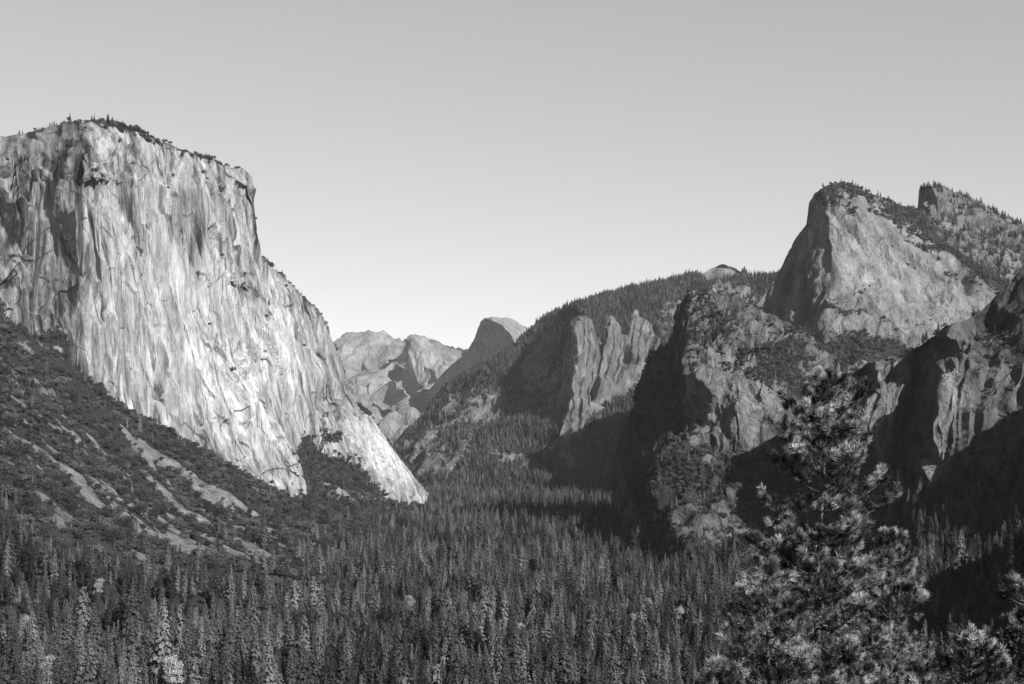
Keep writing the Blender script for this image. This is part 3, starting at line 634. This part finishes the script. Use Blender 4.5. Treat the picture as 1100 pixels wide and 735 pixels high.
add_attr(me, 'tone', 0.11+0.06*tal+0.05*fbm(G, 25, 4, 871)); add_attr(me, 'veg', gv)
M_ground = rock_material('forest_floor', veg_albedo=0.035, fine=4, kz=1, bump=3, contrast=0.9)
o = link('ground', me, M_ground); tag(o, 'valley floor and slopes with scree streaks under the forest', 'ground', 'structure')
log('ground', G.shape)
# ------------------------------------------------------------------ trees
rng = np.random.default_rng(11)
M_needle = foliage_material('conifer_needles', 0.011, 0.175, 160)
M_leaf = foliage_material('oak_leaves', 0.018, 0.12, 60)
M_pale = foliage_material('pale_leaves', 0.16, 0.34, 60)
M_bark = plain_noise_mat('bark', 0.03, 0.08, 0.6, kz=4)
def cone_mesh(h, r, n=6, z0=-1.5, lean=0.0):
    zz = np.array([z0, h*0.5, h*0.97]); rr = np.array([r*1.1, r*0.6, r*0.05])
    a = np.arange(n)/n*2*np.pi
    V = np.stack([np.stack([rr[k]*np.cos(a)+lean*zz[k], rr[k]*np.sin(a), 0*a+zz[k]], -1) for k in range(3)]).reshape(-1,3)
    Fc = [(k*n+i, k*n+(i+1) % n, (k+1)*n+(i+1) % n, (k+1)*n+i) for k in range(2) for i in range(n)]
    return V, np.array(Fc)
def kites(C, D, U, L, W):
    """leaf-clump quads: centre, long direction, side direction, length, width"""
    L = L[:,None]*0.5; W = W[:,None]*0.5
    V = np.stack([C-D*L, C+U*W-D*L*0.1, C+D*L, C-U*W-D*L*0.1], 1).reshape(-1,3)
    return V, np.arange(len(V)).reshape(-1,4)
def unit(v): return v/np.maximum(np.linalg.norm(v, axis=-1, keepdims=True), 1e-9)
def conifer(h, w, levels, nb, base, power, seed, ragged=0.3):
    r = np.random.default_rng(seed); C = []; D = []; L = []; Wd = []
    for k in range(levels):
        t = (k+r.uniform(-.3,.3))/levels; z = h*(base+(1-base)*t)
        rad = w/2*max(0.02, (1-t))**power*(1 if t > 0.12 else 0.6+3.3*t)
        n = max(3, int(nb*(0.5+0.5*(1-t))))
        a0 = r.uniform(0, 6.28)
        for j in range(n):
            a = a0+j/n*6.283+r.uniform(-.35,.35); ln = rad*r.uniform(1-ragged*1.6, 1+ragged*0.5)
            dr = r.uniform(-.1, .5); out = np.array([math.cos(a), math.sin(a), -dr]); 
            for q in (0.45, 0.72, 1.0):
                if ln*q < 0.25 and q < 1: continue
                c = out*ln*q*0.9+np.array([0,0,z])+r.normal(0, .18, 3)
                C.append(c); dd = out*.55+np.array([0,0,-.62])+r.normal(0, .32, 3); D.append(dd); L.append(max(0.95, ln*0.5)*r.uniform(.8,1.3)); Wd.append(max(0.75, ln*0.42)*r.uniform(.7,1.2))
    C = np.array(C); D = unit(np.array(D)); up = unit(C*np.array([1,1,0.])+r.normal(0,.01,C.shape))+np.array([0,0,.5])+r.normal(0, .28, C.shape)
    U = unit(np.cross(D, up)); 
    V, Fc = kites(C, D, U, np.array(L), np.array(Wd))
    # leading shoot
    return V, Fc
def broadleaf(h, w, lobes, per, seed, leaf=1.1):
    r = np.random.default_rng(seed); C = []; Nn = []
    for k in range(lobes):
        a = r.uniform(0, 6.28); rr = w*0.30*math.sqrt(r.uniform(0,1)); cz = h*r.uniform(.42,.78)
        c = np.array([math.cos(a)*rr, math.sin(a)*rr, cz]); R = w*r.uniform(.17,.30)
        d = unit(r.normal(0,1,(per,3))); keep = d[:,2] > -0.55; d = d[keep]
        C.append(c+d*R*np.array([1,1,.85])*r.uniform(.75,1.08,(len(d),1))); Nn.append(d)
    C = np.concatenate(C); Nn = unit(np.concatenate(Nn)+r.normal(0,.5,C.shape)); 
    D = unit(np.cross(Nn, r.normal(0,1,C.shape))); U = np.cross(Nn, D)
    return kites(C, D, U, r.uniform(.7,1.3,len(C))*leaf*1.3, r.uniform(.7,1.2,len(C))*leaf)
def join(parts):
    V = []; Fc = []; mi = []; o = 0
    for k, (v, f) in enumerate(parts): V.append(v); Fc.append(f+o); o += len(v); mi += [k]*len(f)
    return np.concatenate(V), np.concatenate(Fc), np.array(mi, np.int32)
PROTO = {}
def make_protos():
    spec = {'conifer': [(43,13.0,34,13,.07,.55),(39,11.2,32,12,.08,.5),(48,14.0,36,13,.12,.55),(34,12.5,26,13,.05,.6),(40,15,24,14,.22,.45),(30,9.6,26,12,.04,.55),(45,11.5,36,12,.10,.48),(28,11.5,22,12,.06,.6)],
            'broadleaf': [(11,14,9,60),(9,11,7,56),(13,15,11,60),(7.5,11,7,50),(13,11,9,60)]}
    for kind, ls in spec.items():
        PROTO[kind] = []
        coll = bpy.data.collections.new(kind+'_sources')
        for i, sp in enumerate(ls):
            if kind == 'conifer':
                crown = conifer(*sp, seed=100+i, ragged=.32); trunk = cone_mesh(sp[0], sp[0]*0.011)
            else:
                crown = broadleaf(*sp, seed=200+i); trunk = cone_mesh(sp[0]*0.7, 0.28)
            mt = mesh_from(kind+'_trunk', *trunk); mc = mesh_from(kind+'_crown', *crown)
            mt.materials.append(M_bark); mc.materials.append(M_needle if kind == 'conifer' else M_leaf)
            V, Fc, mi = join([trunk, crown]); mw = mesh_from(kind+'_whole', V, Fc)
            mw.materials.append(M_bark); mw.materials.append(M_needle if kind == 'conifer' else M_leaf)
            mw.polygons.foreach_set('material_index', mi)
            ob = bpy.data.objects.new('%s_%d' % (kind, i), mw); coll.objects.link(ob)
            PROTO[kind].append(dict(trunk=mt, crown=mc, h=sp[0]))
        PROTO[kind+'_coll'] = coll
make_protos()

def gn_scatter(name, P, kind, idx, scale, rot, label, cat, squash=None):
    me = bpy.data.meshes.new(name); me.vertices.add(len(P)); me.vertices.foreach_set('co', np.asarray(P, np.float32).ravel())
    add_attr(me, 'pick', idx, 'INT'); 
    at = me.attributes.new('rot', 'FLOAT_VECTOR', 'POINT'); R = np.zeros((len(P),3), np.float32); R[:,2] = rot; R[:,:2] = rng.normal(0, .03, (len(P),2)); at.data.foreach_set('vector', R.ravel())
    at = me.attributes.new('siz', 'FLOAT_VECTOR', 'POINT'); S = np.stack([scale*rng.uniform(.85,1.2,len(P)), scale*rng.uniform(.85,1.2,len(P)), scale*(1 if squash is None else squash)], -1).astype(np.float32); at.data.foreach_set('vector', S.ravel())
    me.update()
    o = bpy.data.objects.new(name, me); col.objects.link(o); tag(o, label, cat, 'stuff')
    ng = bpy.data.node_groups.new(name+'_scatter', 'GeometryNodeTree')
    ng.interface.new_socket('Geometry', in_out='INPUT', socket_type='NodeSocketGeometry'); ng.interface.new_socket('Geometry', in_out='OUTPUT', socket_type='NodeSocketGeometry')
    nd = ng.nodes; L = ng.links.new
    gi = nd.new('NodeGroupInput'); go = nd.new('NodeGroupOutput'); ci = nd.new('GeometryNodeCollectionInfo'); iop = nd.new('GeometryNodeInstanceOnPoints'); mp = nd.new('GeometryNodeMeshToPoints')
    ci.inputs['Collection'].default_value = PROTO[kind+'_coll']; ci.inputs['Separate Children'].default_value = True; ci.inputs['Reset Children'].default_value = True
    def attr(nm, ty):
        a = nd.new('GeometryNodeInputNamedAttribute'); a.data_type = ty; a.inputs['Name'].default_value = nm; return a.outputs['Attribute']
    L(gi.outputs[0], mp.inputs['Mesh']); L(mp.outputs[0], iop.inputs['Points']); L(ci.outputs[0], iop.inputs['Instance'])
    iop.inputs['Pick Instance'].default_value = True
    L(attr('pick','INT'), iop.inputs['Instance Index']); L(attr('rot','FLOAT_VECTOR'), iop.inputs['Rotation']); L(attr('siz','FLOAT_VECTOR'), iop.inputs['Scale'])
    L(iop.outputs[0], go.inputs[0])
    md = o.modifiers.new('scatter', 'NODES'); md.node_group = ng
    log(name, len(P)); return o

def tree_thing(kind, i, loc, sc, rot, label, cat, group, name):
    root = bpy.data.objects.new(name, None); col.objects.link(root); root.location = loc; root.scale = (sc*rng.uniform(.9,1.15), sc*rng.uniform(.9,1.15), sc); root.rotation_euler = (0,0,rot)
    root.empty_display_size = 1; tag(root, label, cat, None, group)
    for part in ('trunk','crown'):
        ch = bpy.data.objects.new(part, PROTO[kind][i][part]); col.objects.link(ch); ch.parent = root
    return root

# --- pale broadleaf trees that light up in the forest
def pale_mesh():
    out = []
    for i, sp in enumerate([(38,15,17,230),(33,14,14,210),(42,13,18,230)]):
        c = mesh_from('pale_crown', *broadleaf(*sp, seed=400+i, leaf=.75)); c.materials.append(M_pale)
        t = mesh_from('pale_trunk', *cone_mesh(sp[0]*.7, .45)); t.materials.append(M_bark); out.append((t, c))
    return out
PM = pale_mesh(); SPOT = []
spots = [(672,640,'leftmost tree of the pale clump in the mid forest'),(682,648,'pale tree in front of the mid forest clump'),(697,635,'brightest tree of the pale clump in the mid forest'),(712,640,'pale tree second from right in the mid forest clump'),(730,645,'pale tree at the right end of the mid forest clump'),
         (50,706,'pale bushy tree low beside the slope at the left edge'),(185,708,'pale tree among dark conifers below the scree'),(28,640,'pale tree on the left slope near the frame edge'),(106,618,'pale tree under the lower scree streak'),(335,690,'pale leafy tree near the foot of the picture centre left'),
         (596,610,'pale tree near the edge of the valley shadow'),(780,655,'pale tree left of the big foreground pine'),(610,700,'pale bushy tree at the bottom of the forest'),(560,655,'lone pale tree in the middle of the forest'),(440,640,'pale tree right of the slope foot'),(790,573,'pale tree beneath the pyramid rock')]
for n_, (px_, py_, lab) in enumerate(spots):
    best = None
    for d in np.linspace(900, 3200, 240):
        z = float(ground_z(np.array([(px_-CX)/F*d]), np.array([d]))[0]); e = abs((CY-F*(z+34)/d)-py_)
        if best is None or e < best[0]: best = (e, d, z)
    _, d, z = best; t, c = PM[n_ % 3]
    root = bpy.data.objects.new('pale_tree', None); col.objects.link(root); root.location = ((px_-CX)/F*d, d, z); SPOT.append(((px_-CX)/F*d, d)); s0 = rng.uniform(.7,1.05); root.scale = (s0,s0,s0); root.rotation_euler = (0,0,rng.uniform(0,6.28))
    tag(root, lab, 'broadleaf tree')
    for nm, me_ in (('trunk', t), ('crown', c)):
        ch = bpy.data.objects.new(nm, me_); col.objects.link(ch); ch.parent = root
# --- valley forest and slope oaks
X, Y = [], []
y = 620.
while y < 7200:
    sp = 6.6+max(0, (y-1500))*0.0011
    x0, x1 = -0.40*y-40, 0.40*y+60
    xs = np.arange(x0, x1, sp); X.append(xs+rng.uniform(-.48,.48,len(xs))*sp); Y.append(y+rng.uniform(-.48,.48,len(xs))*sp); y += sp
X = np.concatenate(X); Y = np.concatenate(Y); Z = ground_z(X, Y)
keep = Z < 420; X, Y, Z = X[keep], Y[keep], Z[keep]
TP = np.stack([X, Y, 0*X], -1)
tal = talus(X, Y)*(X < 0)
slopez = sstep(-26, 22, (CY-F*Z/Y)-np.interp(CX+F*X/Y, [-200,0,60,130,200,300,395,430,470], [520,558,602,638,656,674,690,640,520])+30*noise(TP, 110, 901))
isleft = X < -0.02*Y
dens = fbm(TP, 70, 2, 902)
pc = np.where(isleft & (Z > -194), 0.08+0.84*slopez, 0.89)
u = rng.random(len(X)); conif = u < pc
gap = (dens < -0.42) & (rng.random(len(X)) < 0.6)
bare = sstep(0.12, 0.5, fbm(TP+np.stack([0*X,0*X,Z],-1), 60, 4, 862))*(X < 0)*sstep(-165,-120,Z)
ok = ((rng.random(len(X)) > bare*.85) & (tal < 0.35) | (rng.random(len(X)) < 0.07)) & ~gap
thin = rng.random(len(X)) < np.where(conif, 0.30, 0.55)*np.clip(1+1.5*noise(TP, 34, 907), .1, 1.7)
ok &= thin
for sx_, sy_ in SPOT: ok &= ~((np.abs(X-sx_*Y/sy_) < 9) & (sy_-Y > -6) & (sy_-Y < 60))
# canopy keeps off the pyramid's and cliffs' insides, cheap test by column and distance
pxx = CX+F*X/Y; pyy = CY-F*Z/Y
X, Y, Z, conif, pxx, pyy, isl = X[ok], Y[ok], Z[ok], conif[ok], pxx[ok], pyy[ok], isleft[ok]
log('valley trees', len(X), conif.sum())
def pick_sizes(n, kind):
    return rng.integers(0, len(PROTO[kind]), n), rng.uniform(0, 6.283, n)
# conifers
ci = np.nonzero(conif)[0]; k, rot = pick_sizes(len(ci), 'conifer')
base = np.clip(rng.lognormal(-.2,.27,len(ci)), .35, 1.4)*(0.85+0.35*np.clip(noise(np.stack([X[ci],Y[ci],0*ci],-1), 150, 905),-.8,.8))
base *= np.where(isl[ci] & (Z[ci] > -150), 0.72, 1.0)
hh = np.array([PROTO['conifer'][q]['h'] for q in k])*base
ptop = CY-F*(Z[ci]+hh)/Y[ci]; size = hh/Y[ci]*F
inview = (pxx[ci] > 3) & (pxx[ci] < 1097) & (ptop < 722) 
score = np.where(inview, size, 0); near300 = np.argsort(-score)[:300]; isn = np.zeros(len(ci), bool); isn[near300] = True
gn_scatter('forest', np.stack([X[ci],Y[ci],Z[ci]],-1)[~isn], 'conifer', k[~isn], base[~isn], rot[~isn], 'dense conifer forest covering the valley floor and lower slopes', 'forest')
for q in near300:
    j = ci[q]; big = hh[q] > 36; wide = k[q] in (3,4,7)
    where = ('at the foot of the scree slope' if pxx[j] < 330 else 'on the open valley floor' if pxx[j] < 760 else 'beside the shaded rib')
    lab = '%s %s conifer in the nearest forest rows %s' % ('tall' if big else 'shorter', 'broad' if wide else 'slender', where)
    tree_thing('conifer', int(k[q]), (X[j],Y[j],Z[j]), float(base[q]), float(rot[q]), lab, 'conifer', 'nearest conifers '+where, 'conifer_tree')
# broadleaf
ci = np.nonzero(~conif)[0]; k, rot = pick_sizes(len(ci), 'broadleaf')
base = np.clip(rng.lognormal(-.25,.36,len(ci)), .35, 1.7)
hh = np.array([PROTO['broadleaf'][q]['h'] for q in k])*base
size = hh/Y[ci]*F; inview = (pxx[ci] > 3) & (pxx[ci] < 1097) & (CY-F*(Z[ci]+hh)/Y[ci] < 725) & (pxx[ci] < 400)
score = np.where(inview, size, 0); near300 = np.argsort(-score)[:300]; isn = np.zeros(len(ci), bool); isn[near300] = True
gn_scatter('oak_scrub', np.stack([X[ci],Y[ci],Z[ci]],-1)[~isn], 'broadleaf', k[~isn], base[~isn], rot[~isn], 'dark rounded oaks and brush covering the slope below the pale cliff', 'scrub')
for q in near300:
    j = ci[q]; big = hh[q] > 9
    lab = '%s dark round crowned oak %s' % ('large' if big else 'small', 'on the upper brushy slope' if pyy[j] < 560 else 'among conifers low on the slope')
    tree_thing('broadleaf', int(k[q]), (X[j],Y[j],Z[j]), float(base[q]), float(rot[q]), lab, 'oak tree', 'round oaks '+('on the upper brushy slope' if pyy[j] < 560 else 'low on the slope'), 'oak_tree')

# --- trees rooted on the mountains
def on_massif(key, sel_density, kinds, hmin, hmax, name, label, vmin=0.5, rowmax=None, seedn=0, extra=None):
    s_ = SURF[key]; P = s_['P']; 
    e1 = np.gradient(P, axis=0); e2 = np.gradient(P, axis=1); area = np.linalg.norm(np.cross(e1, e2), axis=-1)
    v = s_['veg']+0.35*noise(P, 35, 950+seedn)
    K = s_['K']
    w = sel_density*area*sstep(vmin-.12, vmin+.12, v)
    w[:K] *= (np.arange(K)[:,None] > K-12)
    w *= (s_['px'] > -60) & (s_['px'] < 1160)
    w *= sstep(0.12, 0.35, s_['N'][...,2]+0.15)
    if extra is not None: w = extra(s_, w)
    hit = rng.random(w.shape) < w
    Q = P[hit]+0; Q[:,2] -= 0.6
    n = len(Q)
    h = rng.uniform(hmin, hmax, n)*np.clip(rng.normal(1,.2,n), .6, 1.5)
    k = rng.integers(0, len(PROTO[kinds]), n); ph = np.array([PROTO[kinds][q]['h'] for q in k])
    gn_scatter(name, Q, kinds, k, h/ph, rng.uniform(0,6.28,n), label, 'trees')
log(list(SURF))
def rimx(s_, w):
    top = np.zeros(w.shape, bool); top[s_['K']-6:s_['K']+10] = True
    return w*np.where(top, 2.6*sstep(-.7, .3, noise(s_['P'], 120, 977)), 1.0)
on_massif('cliff', 1/110, 'broadleaf', 6, 12, 'ledge_oaks', 'dark trees on the rim and ledges of the pale cliff', .45, extra=rimx)
on_massif('cliff', 1/500, 'conifer', 11, 19, 'rim_conifers', 'small conifers on the rim and ledges of the pale cliff', .45, seedn=1, extra=rimx)
on_massif('mountain.002', 1/240, 'conifer', 19, 34, 'ridge_forest', 'conifer forest on the long ridge behind the spire', .40, seedn=2, extra=rimx)
on_massif('mountain.003', 1/170, 'broadleaf', 6, 13, 'peak_brush', 'brush patches on the high sunlit peak', .45, seedn=3, extra=rimx)
on_massif('mountain.003', 1/500, 'conifer', 12, 24, 'peak_conifers', 'conifers on top of the high sunlit peak', .45, seedn=4, extra=rimx)
on_massif('mountain.004', 1/240, 'conifer', 12, 24, 'crest_conifers', 'conifers clinging to the jagged crest', .45, seedn=5, extra=rimx)
on_massif('mountain.005', 1/75, 'broadleaf', 5, 10, 'pyramid_brush', 'brush and oaks on the pyramid rock', .42, seedn=6)
on_massif('mountain.005', 1/450, 'conifer', 11, 22, 'pyramid_conifers', 'scattered conifers on the pyramid rock', .42, seedn=7)
on_massif('cliff.001', 1/90, 'broadleaf', 4, 9, 'fluted_cliff_brush', 'brush on the ledges of the dark fluted cliff', .45, seedn=8)
on_massif('cliff.001', 1/160, 'conifer', 14, 30, 'cliff_foot_conifers', 'conifers at the shaded foot of the dark fluted cliff', .6, seedn=9)
# ------------------------------------------------------------------ the pines close to the viewpoint
def needle_material():
    m, nt, bs = new_mat('pine_needles'); L = nt.links.new
    geo = N(nt, 'ShaderNodeNewGeometry'); n = N(nt, 'ShaderNodeTexNoise'); n.inputs['Scale'].default_value = 1.1; n.inputs['Detail'].default_value = 2
    L(geo.outputs['Position'], n.inputs['Vector']); 
    mr = N(nt, 'ShaderNodeMapRange'); mr.inputs['From Min'].default_value = .47; mr.inputs['From Max'].default_value = .68; mr.inputs['To Min'].default_value = .03; mr.inputs['To Max'].default_value = .42  # sunlit highlights and dark gaps between tufts painted into the needle colour
    L(n.outputs[0], mr.inputs['Value'])
    v = math_node(nt, 'MULTIPLY', mr.outputs[0], math_node(nt, 'ADD', 0.7, math_node(nt, 'MULTIPLY', geo.outputs['Random Per Island'], 0.6)))
    cc = N(nt, 'ShaderNodeCombineColor')
    for k in range(3): L(v, cc.inputs[k])
    L(cc.outputs[0], bs.inputs['Base Color']); bs.inputs['Roughness'].default_value = 0.5; bs.inputs['Specular IOR Level'].default_value = 0.4
    return m
M_pineneedle = needle_material()
M_pinebark = plain_noise_mat('pine_bark', 0.03, 0.13, 0.25, rough=0.95, bump=0.04, kz=3)
def tube(path, radii, n=6):
    path = np.asarray(path, float); m = len(path); T = unit(np.gradient(path, axis=0)); ref = np.array([0.31, 0.12, 0.94])
    A = unit(np.cross(T, ref+1e-3)); B = np.cross(T, A); a = np.arange(n)/n*2*np.pi
    V = (path[:,None]+(A[:,None]*np.cos(a)[None,:,None]+B[:,None]*np.sin(a)[None,:,None])*np.asarray(radii)[:,None,None]).reshape(-1,3)
    Fc = np.array([(k*n+i, k*n+(i+1) % n, (k+1)*n+(i+1) % n, (k+1)*n+i) for k in range(m-1) for i in range(n)])
    return V, Fc
def cat(parts):
    V = []; Fc = []; o = 0
    for v, f in parts: V.append(v); Fc.append(f+o); o += len(v)
    return np.concatenate(V), np.concatenate(Fc)
def tuft(c, ax, r, n=80, ln=0.24, shoot=0.26, w=0.016):
    t = r.uniform(0, 1, n); base = c+ax*(t*shoot)[:,None]
    p = unit(np.cross(ax, r.normal(0,1,(n,3)))); th = np.radians(r.uniform(22, 78, n)*(1-0.45*t))
    d = ax*np.cos(th)[:,None]+p*np.sin(th)[:,None]; d[:,2] -= .08; L = (ln*r.uniform(.75,1.15,n))[:,None]
    side = unit(np.cross(d, r.normal(0,1,(n,3))))*w/2
    V = np.stack([base-side, base+side, base+d*L+side*.25, base+d*L-side*.25], 1).reshape(-1,3)
    return V, np.arange(len(V)).reshape(-1,4)
def pine(px_, top_py, d, width_fn, seed, label, lean=(0,0), crown_to=16., whorl=0.5, tufts=9, tl=0.24, scale=1.0, group=None, sparse=None, name='pine_tree'):
    r = np.random.default_rng(seed); x = (px_-CX)/F*d; zt = (CY-top_py)/F*d; zg = float(ground_z(np.array([x]), np.array([float(d)]))[0]); H = zt-zg
    root = bpy.data.objects.new(name, None); col.objects.link(root); root.location = (x, d, zg); tag(root, label, 'pine tree', None, group)
    hs = np.linspace(-0.3, H, 26); cx = lean[0]*(hs-H)+0.12*np.sin(hs*.55+seed); cy = lean[1]*(hs-H)+0.1*np.sin(hs*.4+seed*2)
    rad = 0.010*(H-hs)*1.0+0.012; tr = mesh_from('trunk', *tube(np.stack([cx, cy, hs], -1), rad, 10), smooth=True)
    link('trunk', tr, M_pinebark, root)
    z = H-0.15
    while z > max(H-crown_to, 1.5):
        dep = H-z; Rm = width_fn(dep); nb = r.integers(5, 8) if dep > 1 else 4
        a0 = r.uniform(0, 6.28)
        for j in range(nb):
            if r.random() < (0.28 if sparse is None else sparse): continue
            a = a0+j/nb*6.283+r.uniform(-.4,.4); L = Rm*r.uniform(.55,1.15); o0 = np.array([np.interp(z, hs, cx), np.interp(z, hs, cy), z])
            h = np.array([math.cos(a), math.sin(a), 0]); up0 = r.uniform(.05,.5) if dep < 4 else r.uniform(-.28,.25); k = np.linspace(0, 1, 9)[:,None]
            wob = r.normal(0, .05, 3); path = o0+h*L*k+np.array([0,0,1.])*(up0*L*k+0.30*L*k**2.4)+wob*L*np.sin(k*5)
            parts = [tube(path, np.linspace(.010+L*.013, .008, 9), 5)]; nd = []
            nt_ = max(3, int(tufts*L*0.8))
            for q in range(nt_):
                s = 1-(q/nt_)**1.1*0.84; b = np.array([np.interp(s, k[:,0], path[:,i]) for i in range(3)])
                tang = unit((path[min(8, int(s*8)+1)]-path[max(0, int(s*8)-1)])[None])[0]
                side = unit(np.cross(tang, [0,0,1.])[None])[0]*(1 if q % 2 else -1)
                tw = 0 if q == 0 else r.uniform(.2,.6)*min(1, L/1.5)
                dv = unit((tang*.7+side*r.uniform(.3,1.1)+np.array([0,0,r.uniform(.1,.8)]))[None])[0] if q else tang
                e = b+dv*tw
                if tw: parts.append(tube(np.stack([b, b+dv*tw*.5-[0,0,.02], e]), [.012,.010,.007], 4))
                ax = unit((dv+np.array([0,0,.75]))[None])[0]
                for _ in range(1 if q else 2): nd.append(tuft(e+r.normal(0,.05,3), unit((ax+r.normal(0,.25,3))[None])[0], r, n=int(r.integers(95,135)), ln=tl*r.uniform(.8,1.15)))
            br = link('branch', mesh_from('branch', *cat(parts), smooth=True), M_pinebark, root)
            link('needles', mesh_from('needles', *cat(nd)), M_pineneedle, br)
        z -= whorl*r.uniform(.7,1.3)*(0.6 if dep < 1.5 else 1)
    return root
def wmain(dep): return float(np.interp(dep, [0, .6, 1.5, 2.5, 4, 6, 8.5, 11, 16], [.3, .8, 1.3, 1.6, 2.1, 2.2, 2.4, 2.6, 3.0]))
pine(884, 408, 50, wmain, 5, 'tall pine with long bright needle tufts in the right foreground before the dark cliff', lean=(0.012,0), crown_to=16, whorl=.52, tufts=9)
def w2(dep): return float(np.interp(dep, [0, .6, 2, 4, 6, 10], [.3, .5, 1.0, 1.5, 1.9, 2.4]))
pine(822, 610, 44, w2, 17, 'lower bushy pine whose crown merges with the left side of the tall pine', crown_to=10, whorl=.5, tufts=9)
pine(958, 575, 62, w2, 23, 'darker pine crowding the right side of the tall pine', crown_to=12, whorl=.5, tufts=8)
pine(1036, 690, 29, w2, 31, 'pine top with pale sunlit tufts poking up at the bottom edge', crown_to=7, whorl=.34, tufts=14, tl=.15)
pine(1104, 630, 33, w2, 43, 'pine reaching in from the right edge with outstretched sunlit branches', crown_to=10, whorl=.42, tufts=13, tl=.16)
pine(770, 722, 40, w2, 51, 'low pine crown at the bottom edge left of the tall pine', crown_to=6, whorl=.5, tufts=8)
# a few lone conifers standing out of the shaded hollow
for n_, (px_, top_, d, lab) in enumerate([(1040,664,900,'slim lone conifer catching the light in the black hollow at the right'),(1018,684,820,'small lone conifer left of the slim one in the black hollow'),(994,676,760,'small conifer right beside the tall foreground pine'),(975,668,840,'conifer half hidden behind the right side of the tall foreground pine')]):
    x = (px_-CX)/F*d; zt = (CY-top_)/F*d; zg = float(ground_z(np.array([x]), np.array([float(d)]))[0]); k_ = [1,5,7,3][n_]
    sc_ = float(np.clip((zt-zg)/PROTO['conifer'][k_]['h'], .2, 1.5))
    tree_thing('conifer', k_, (x, d, zg), sc_, 1.0*n_, lab, 'conifer', None, 'conifer_tree')
log('pines')
SKY_GAIN, SKY_POW, SKY_STRENGTH, EXPOSURE, SKY_ZENITH = 2.1, 0.63, 0.1, 0.8, 0.07
HAZE = 0.9e-5
# ------------------------------------------------------------------ air
def haze_box():
    import bmesh
    bm = bmesh.new(); bmesh.ops.create_cube(bm, size=1)
    lo, hi = np.array([-15200, -1900, -700.]), np.array([15200, 27500, 1700.])
    for v_ in bm.verts: v_.co = Vector([lo[k] if v_.co[k] < 0 else hi[k] for k in range(3)])
    me = bpy.data.meshes.new('haze'); bm.to_mesh(me); bm.free()
    m = bpy.data.materials.new('air'); m.use_nodes = True; nt = m.node_tree; nt.nodes.clear()
    o_ = nt.nodes.new('ShaderNodeOutputMaterial'); pv = nt.nodes.new('ShaderNodeVolumePrincipled')
    pv.inputs['Color'].default_value = (.9,.9,.9,1); pv.inputs['Density'].default_value = HAZE; pv.inputs['Anisotropy'].default_value = 0.0
    nt.links.new(pv.outputs[0], o_.inputs['Volume'])
    o = link('haze', me, m); tag(o, 'thin pale air that greys the farthest ridges', 'haze', 'stuff')
if HAZE > 0: haze_box()
# ------------------------------------------------------------------ light, sky, camera
sun = bpy.data.lights.new('sun', 'SUN'); sun.energy = 5.0; sun.angle = math.radians(0.5); sun.color = (1, 1, 1)
so = bpy.data.objects.new('sun', sun); col.objects.link(so)
so.rotation_euler = Vector(SUN).to_track_quat('Z', 'Y').to_euler()
w = bpy.data.worlds.new('World'); scn.world = w; w.use_nodes = True
nt = w.node_tree; nt.nodes.clear()
out = nt.nodes.new('ShaderNodeOutputWorld'); bg = nt.nodes.new('ShaderNodeBackground')
sky = nt.nodes.new('ShaderNodeTexSky'); sky.sky_type = 'NISHITA'; sky.sun_disc = False
sky.sun_elevation = math.asin(SUN[2]); sky.sun_rotation = math.atan2(SUN[0], SUN[1])
sky.altitude = 1400; sky.air_density = 1.0; sky.dust_density = 0.6; sky.ozone_density = 1.0
sep = nt.nodes.new('ShaderNodeSeparateColor'); nt.links.new(sky.outputs[0], sep.inputs[0])
# black and white film behind a red filter: red and a little green
v = math_node(nt, 'ADD', math_node(nt, 'MULTIPLY', sep.outputs[0], 0.9), math_node(nt, 'MULTIPLY', sep.outputs[1], 0.25))
v = math_node(nt, 'SUBTRACT', v, math_node(nt, 'MULTIPLY', sep.outputs[2], 0.0))
v = math_node(nt, 'MULTIPLY', v, SKY_GAIN)
v = math_node(nt, "POWER", v, SKY_POW)
geo = nt.nodes.new("ShaderNodeTexCoord"); sx = nt.nodes.new("ShaderNodeSeparateXYZ"); nt.links.new(geo.outputs["Generated"], sx.inputs[0])
mr = nt.nodes.new("ShaderNodeMapRange"); mr.interpolation_type = "SMOOTHSTEP"; mr.inputs["From Min"].default_value = 0.30; mr.inputs["From Max"].default_value = 0.75; mr.inputs["To Min"].default_value = 1.0; mr.inputs["To Max"].default_value = SKY_ZENITH
nt.links.new(sx.outputs[2], mr.inputs["Value"]); v = math_node(nt, "MULTIPLY", v, mr.outputs[0])
cc = nt.nodes.new('ShaderNodeCombineColor')
for k in range(3): nt.links.new(v, cc.inputs[k])
nt.links.new(cc.outputs[0], bg.inputs[0]); bg.inputs[1].default_value = SKY_STRENGTH
nt.links.new(bg.outputs[0], out.inputs[0])

cam = bpy.data.cameras.new('camera'); co = bpy.data.objects.new('camera', cam); col.objects.link(co); scn.camera = co
cam.sensor_width = 36; cam.lens = F*36/1100; cam.clip_start = 0.5; cam.clip_end = 80000
co.location = (0, 0, 0); co.rotation_euler = (math.radians(90), 0, 0)
cam.shift_x = 0; cam.shift_y = (CY-367.5)/1100
scn.view_settings.view_transform = 'Standard'; scn.view_settings.look = 'None'
scn.view_settings.exposure = EXPOSURE; scn.view_settings.gamma = 1.0
scn.cycles.max_bounces = 5; scn.cycles.diffuse_bounces = 2; scn.cycles.glossy_bounces = 1; scn.cycles.volume_bounces = 0
scn.cycles.transparent_max_bounces = 8
scn.cycles.use_denoising = True; scn.cycles.denoiser = 'OPENIMAGEDENOISE'; scn.cycles.denoising_input_passes = 'RGB_ALBEDO_NORMAL'; scn.cycles.denoising_prefilter = 'NONE'
scn.render.film_transparent = False
log('done')
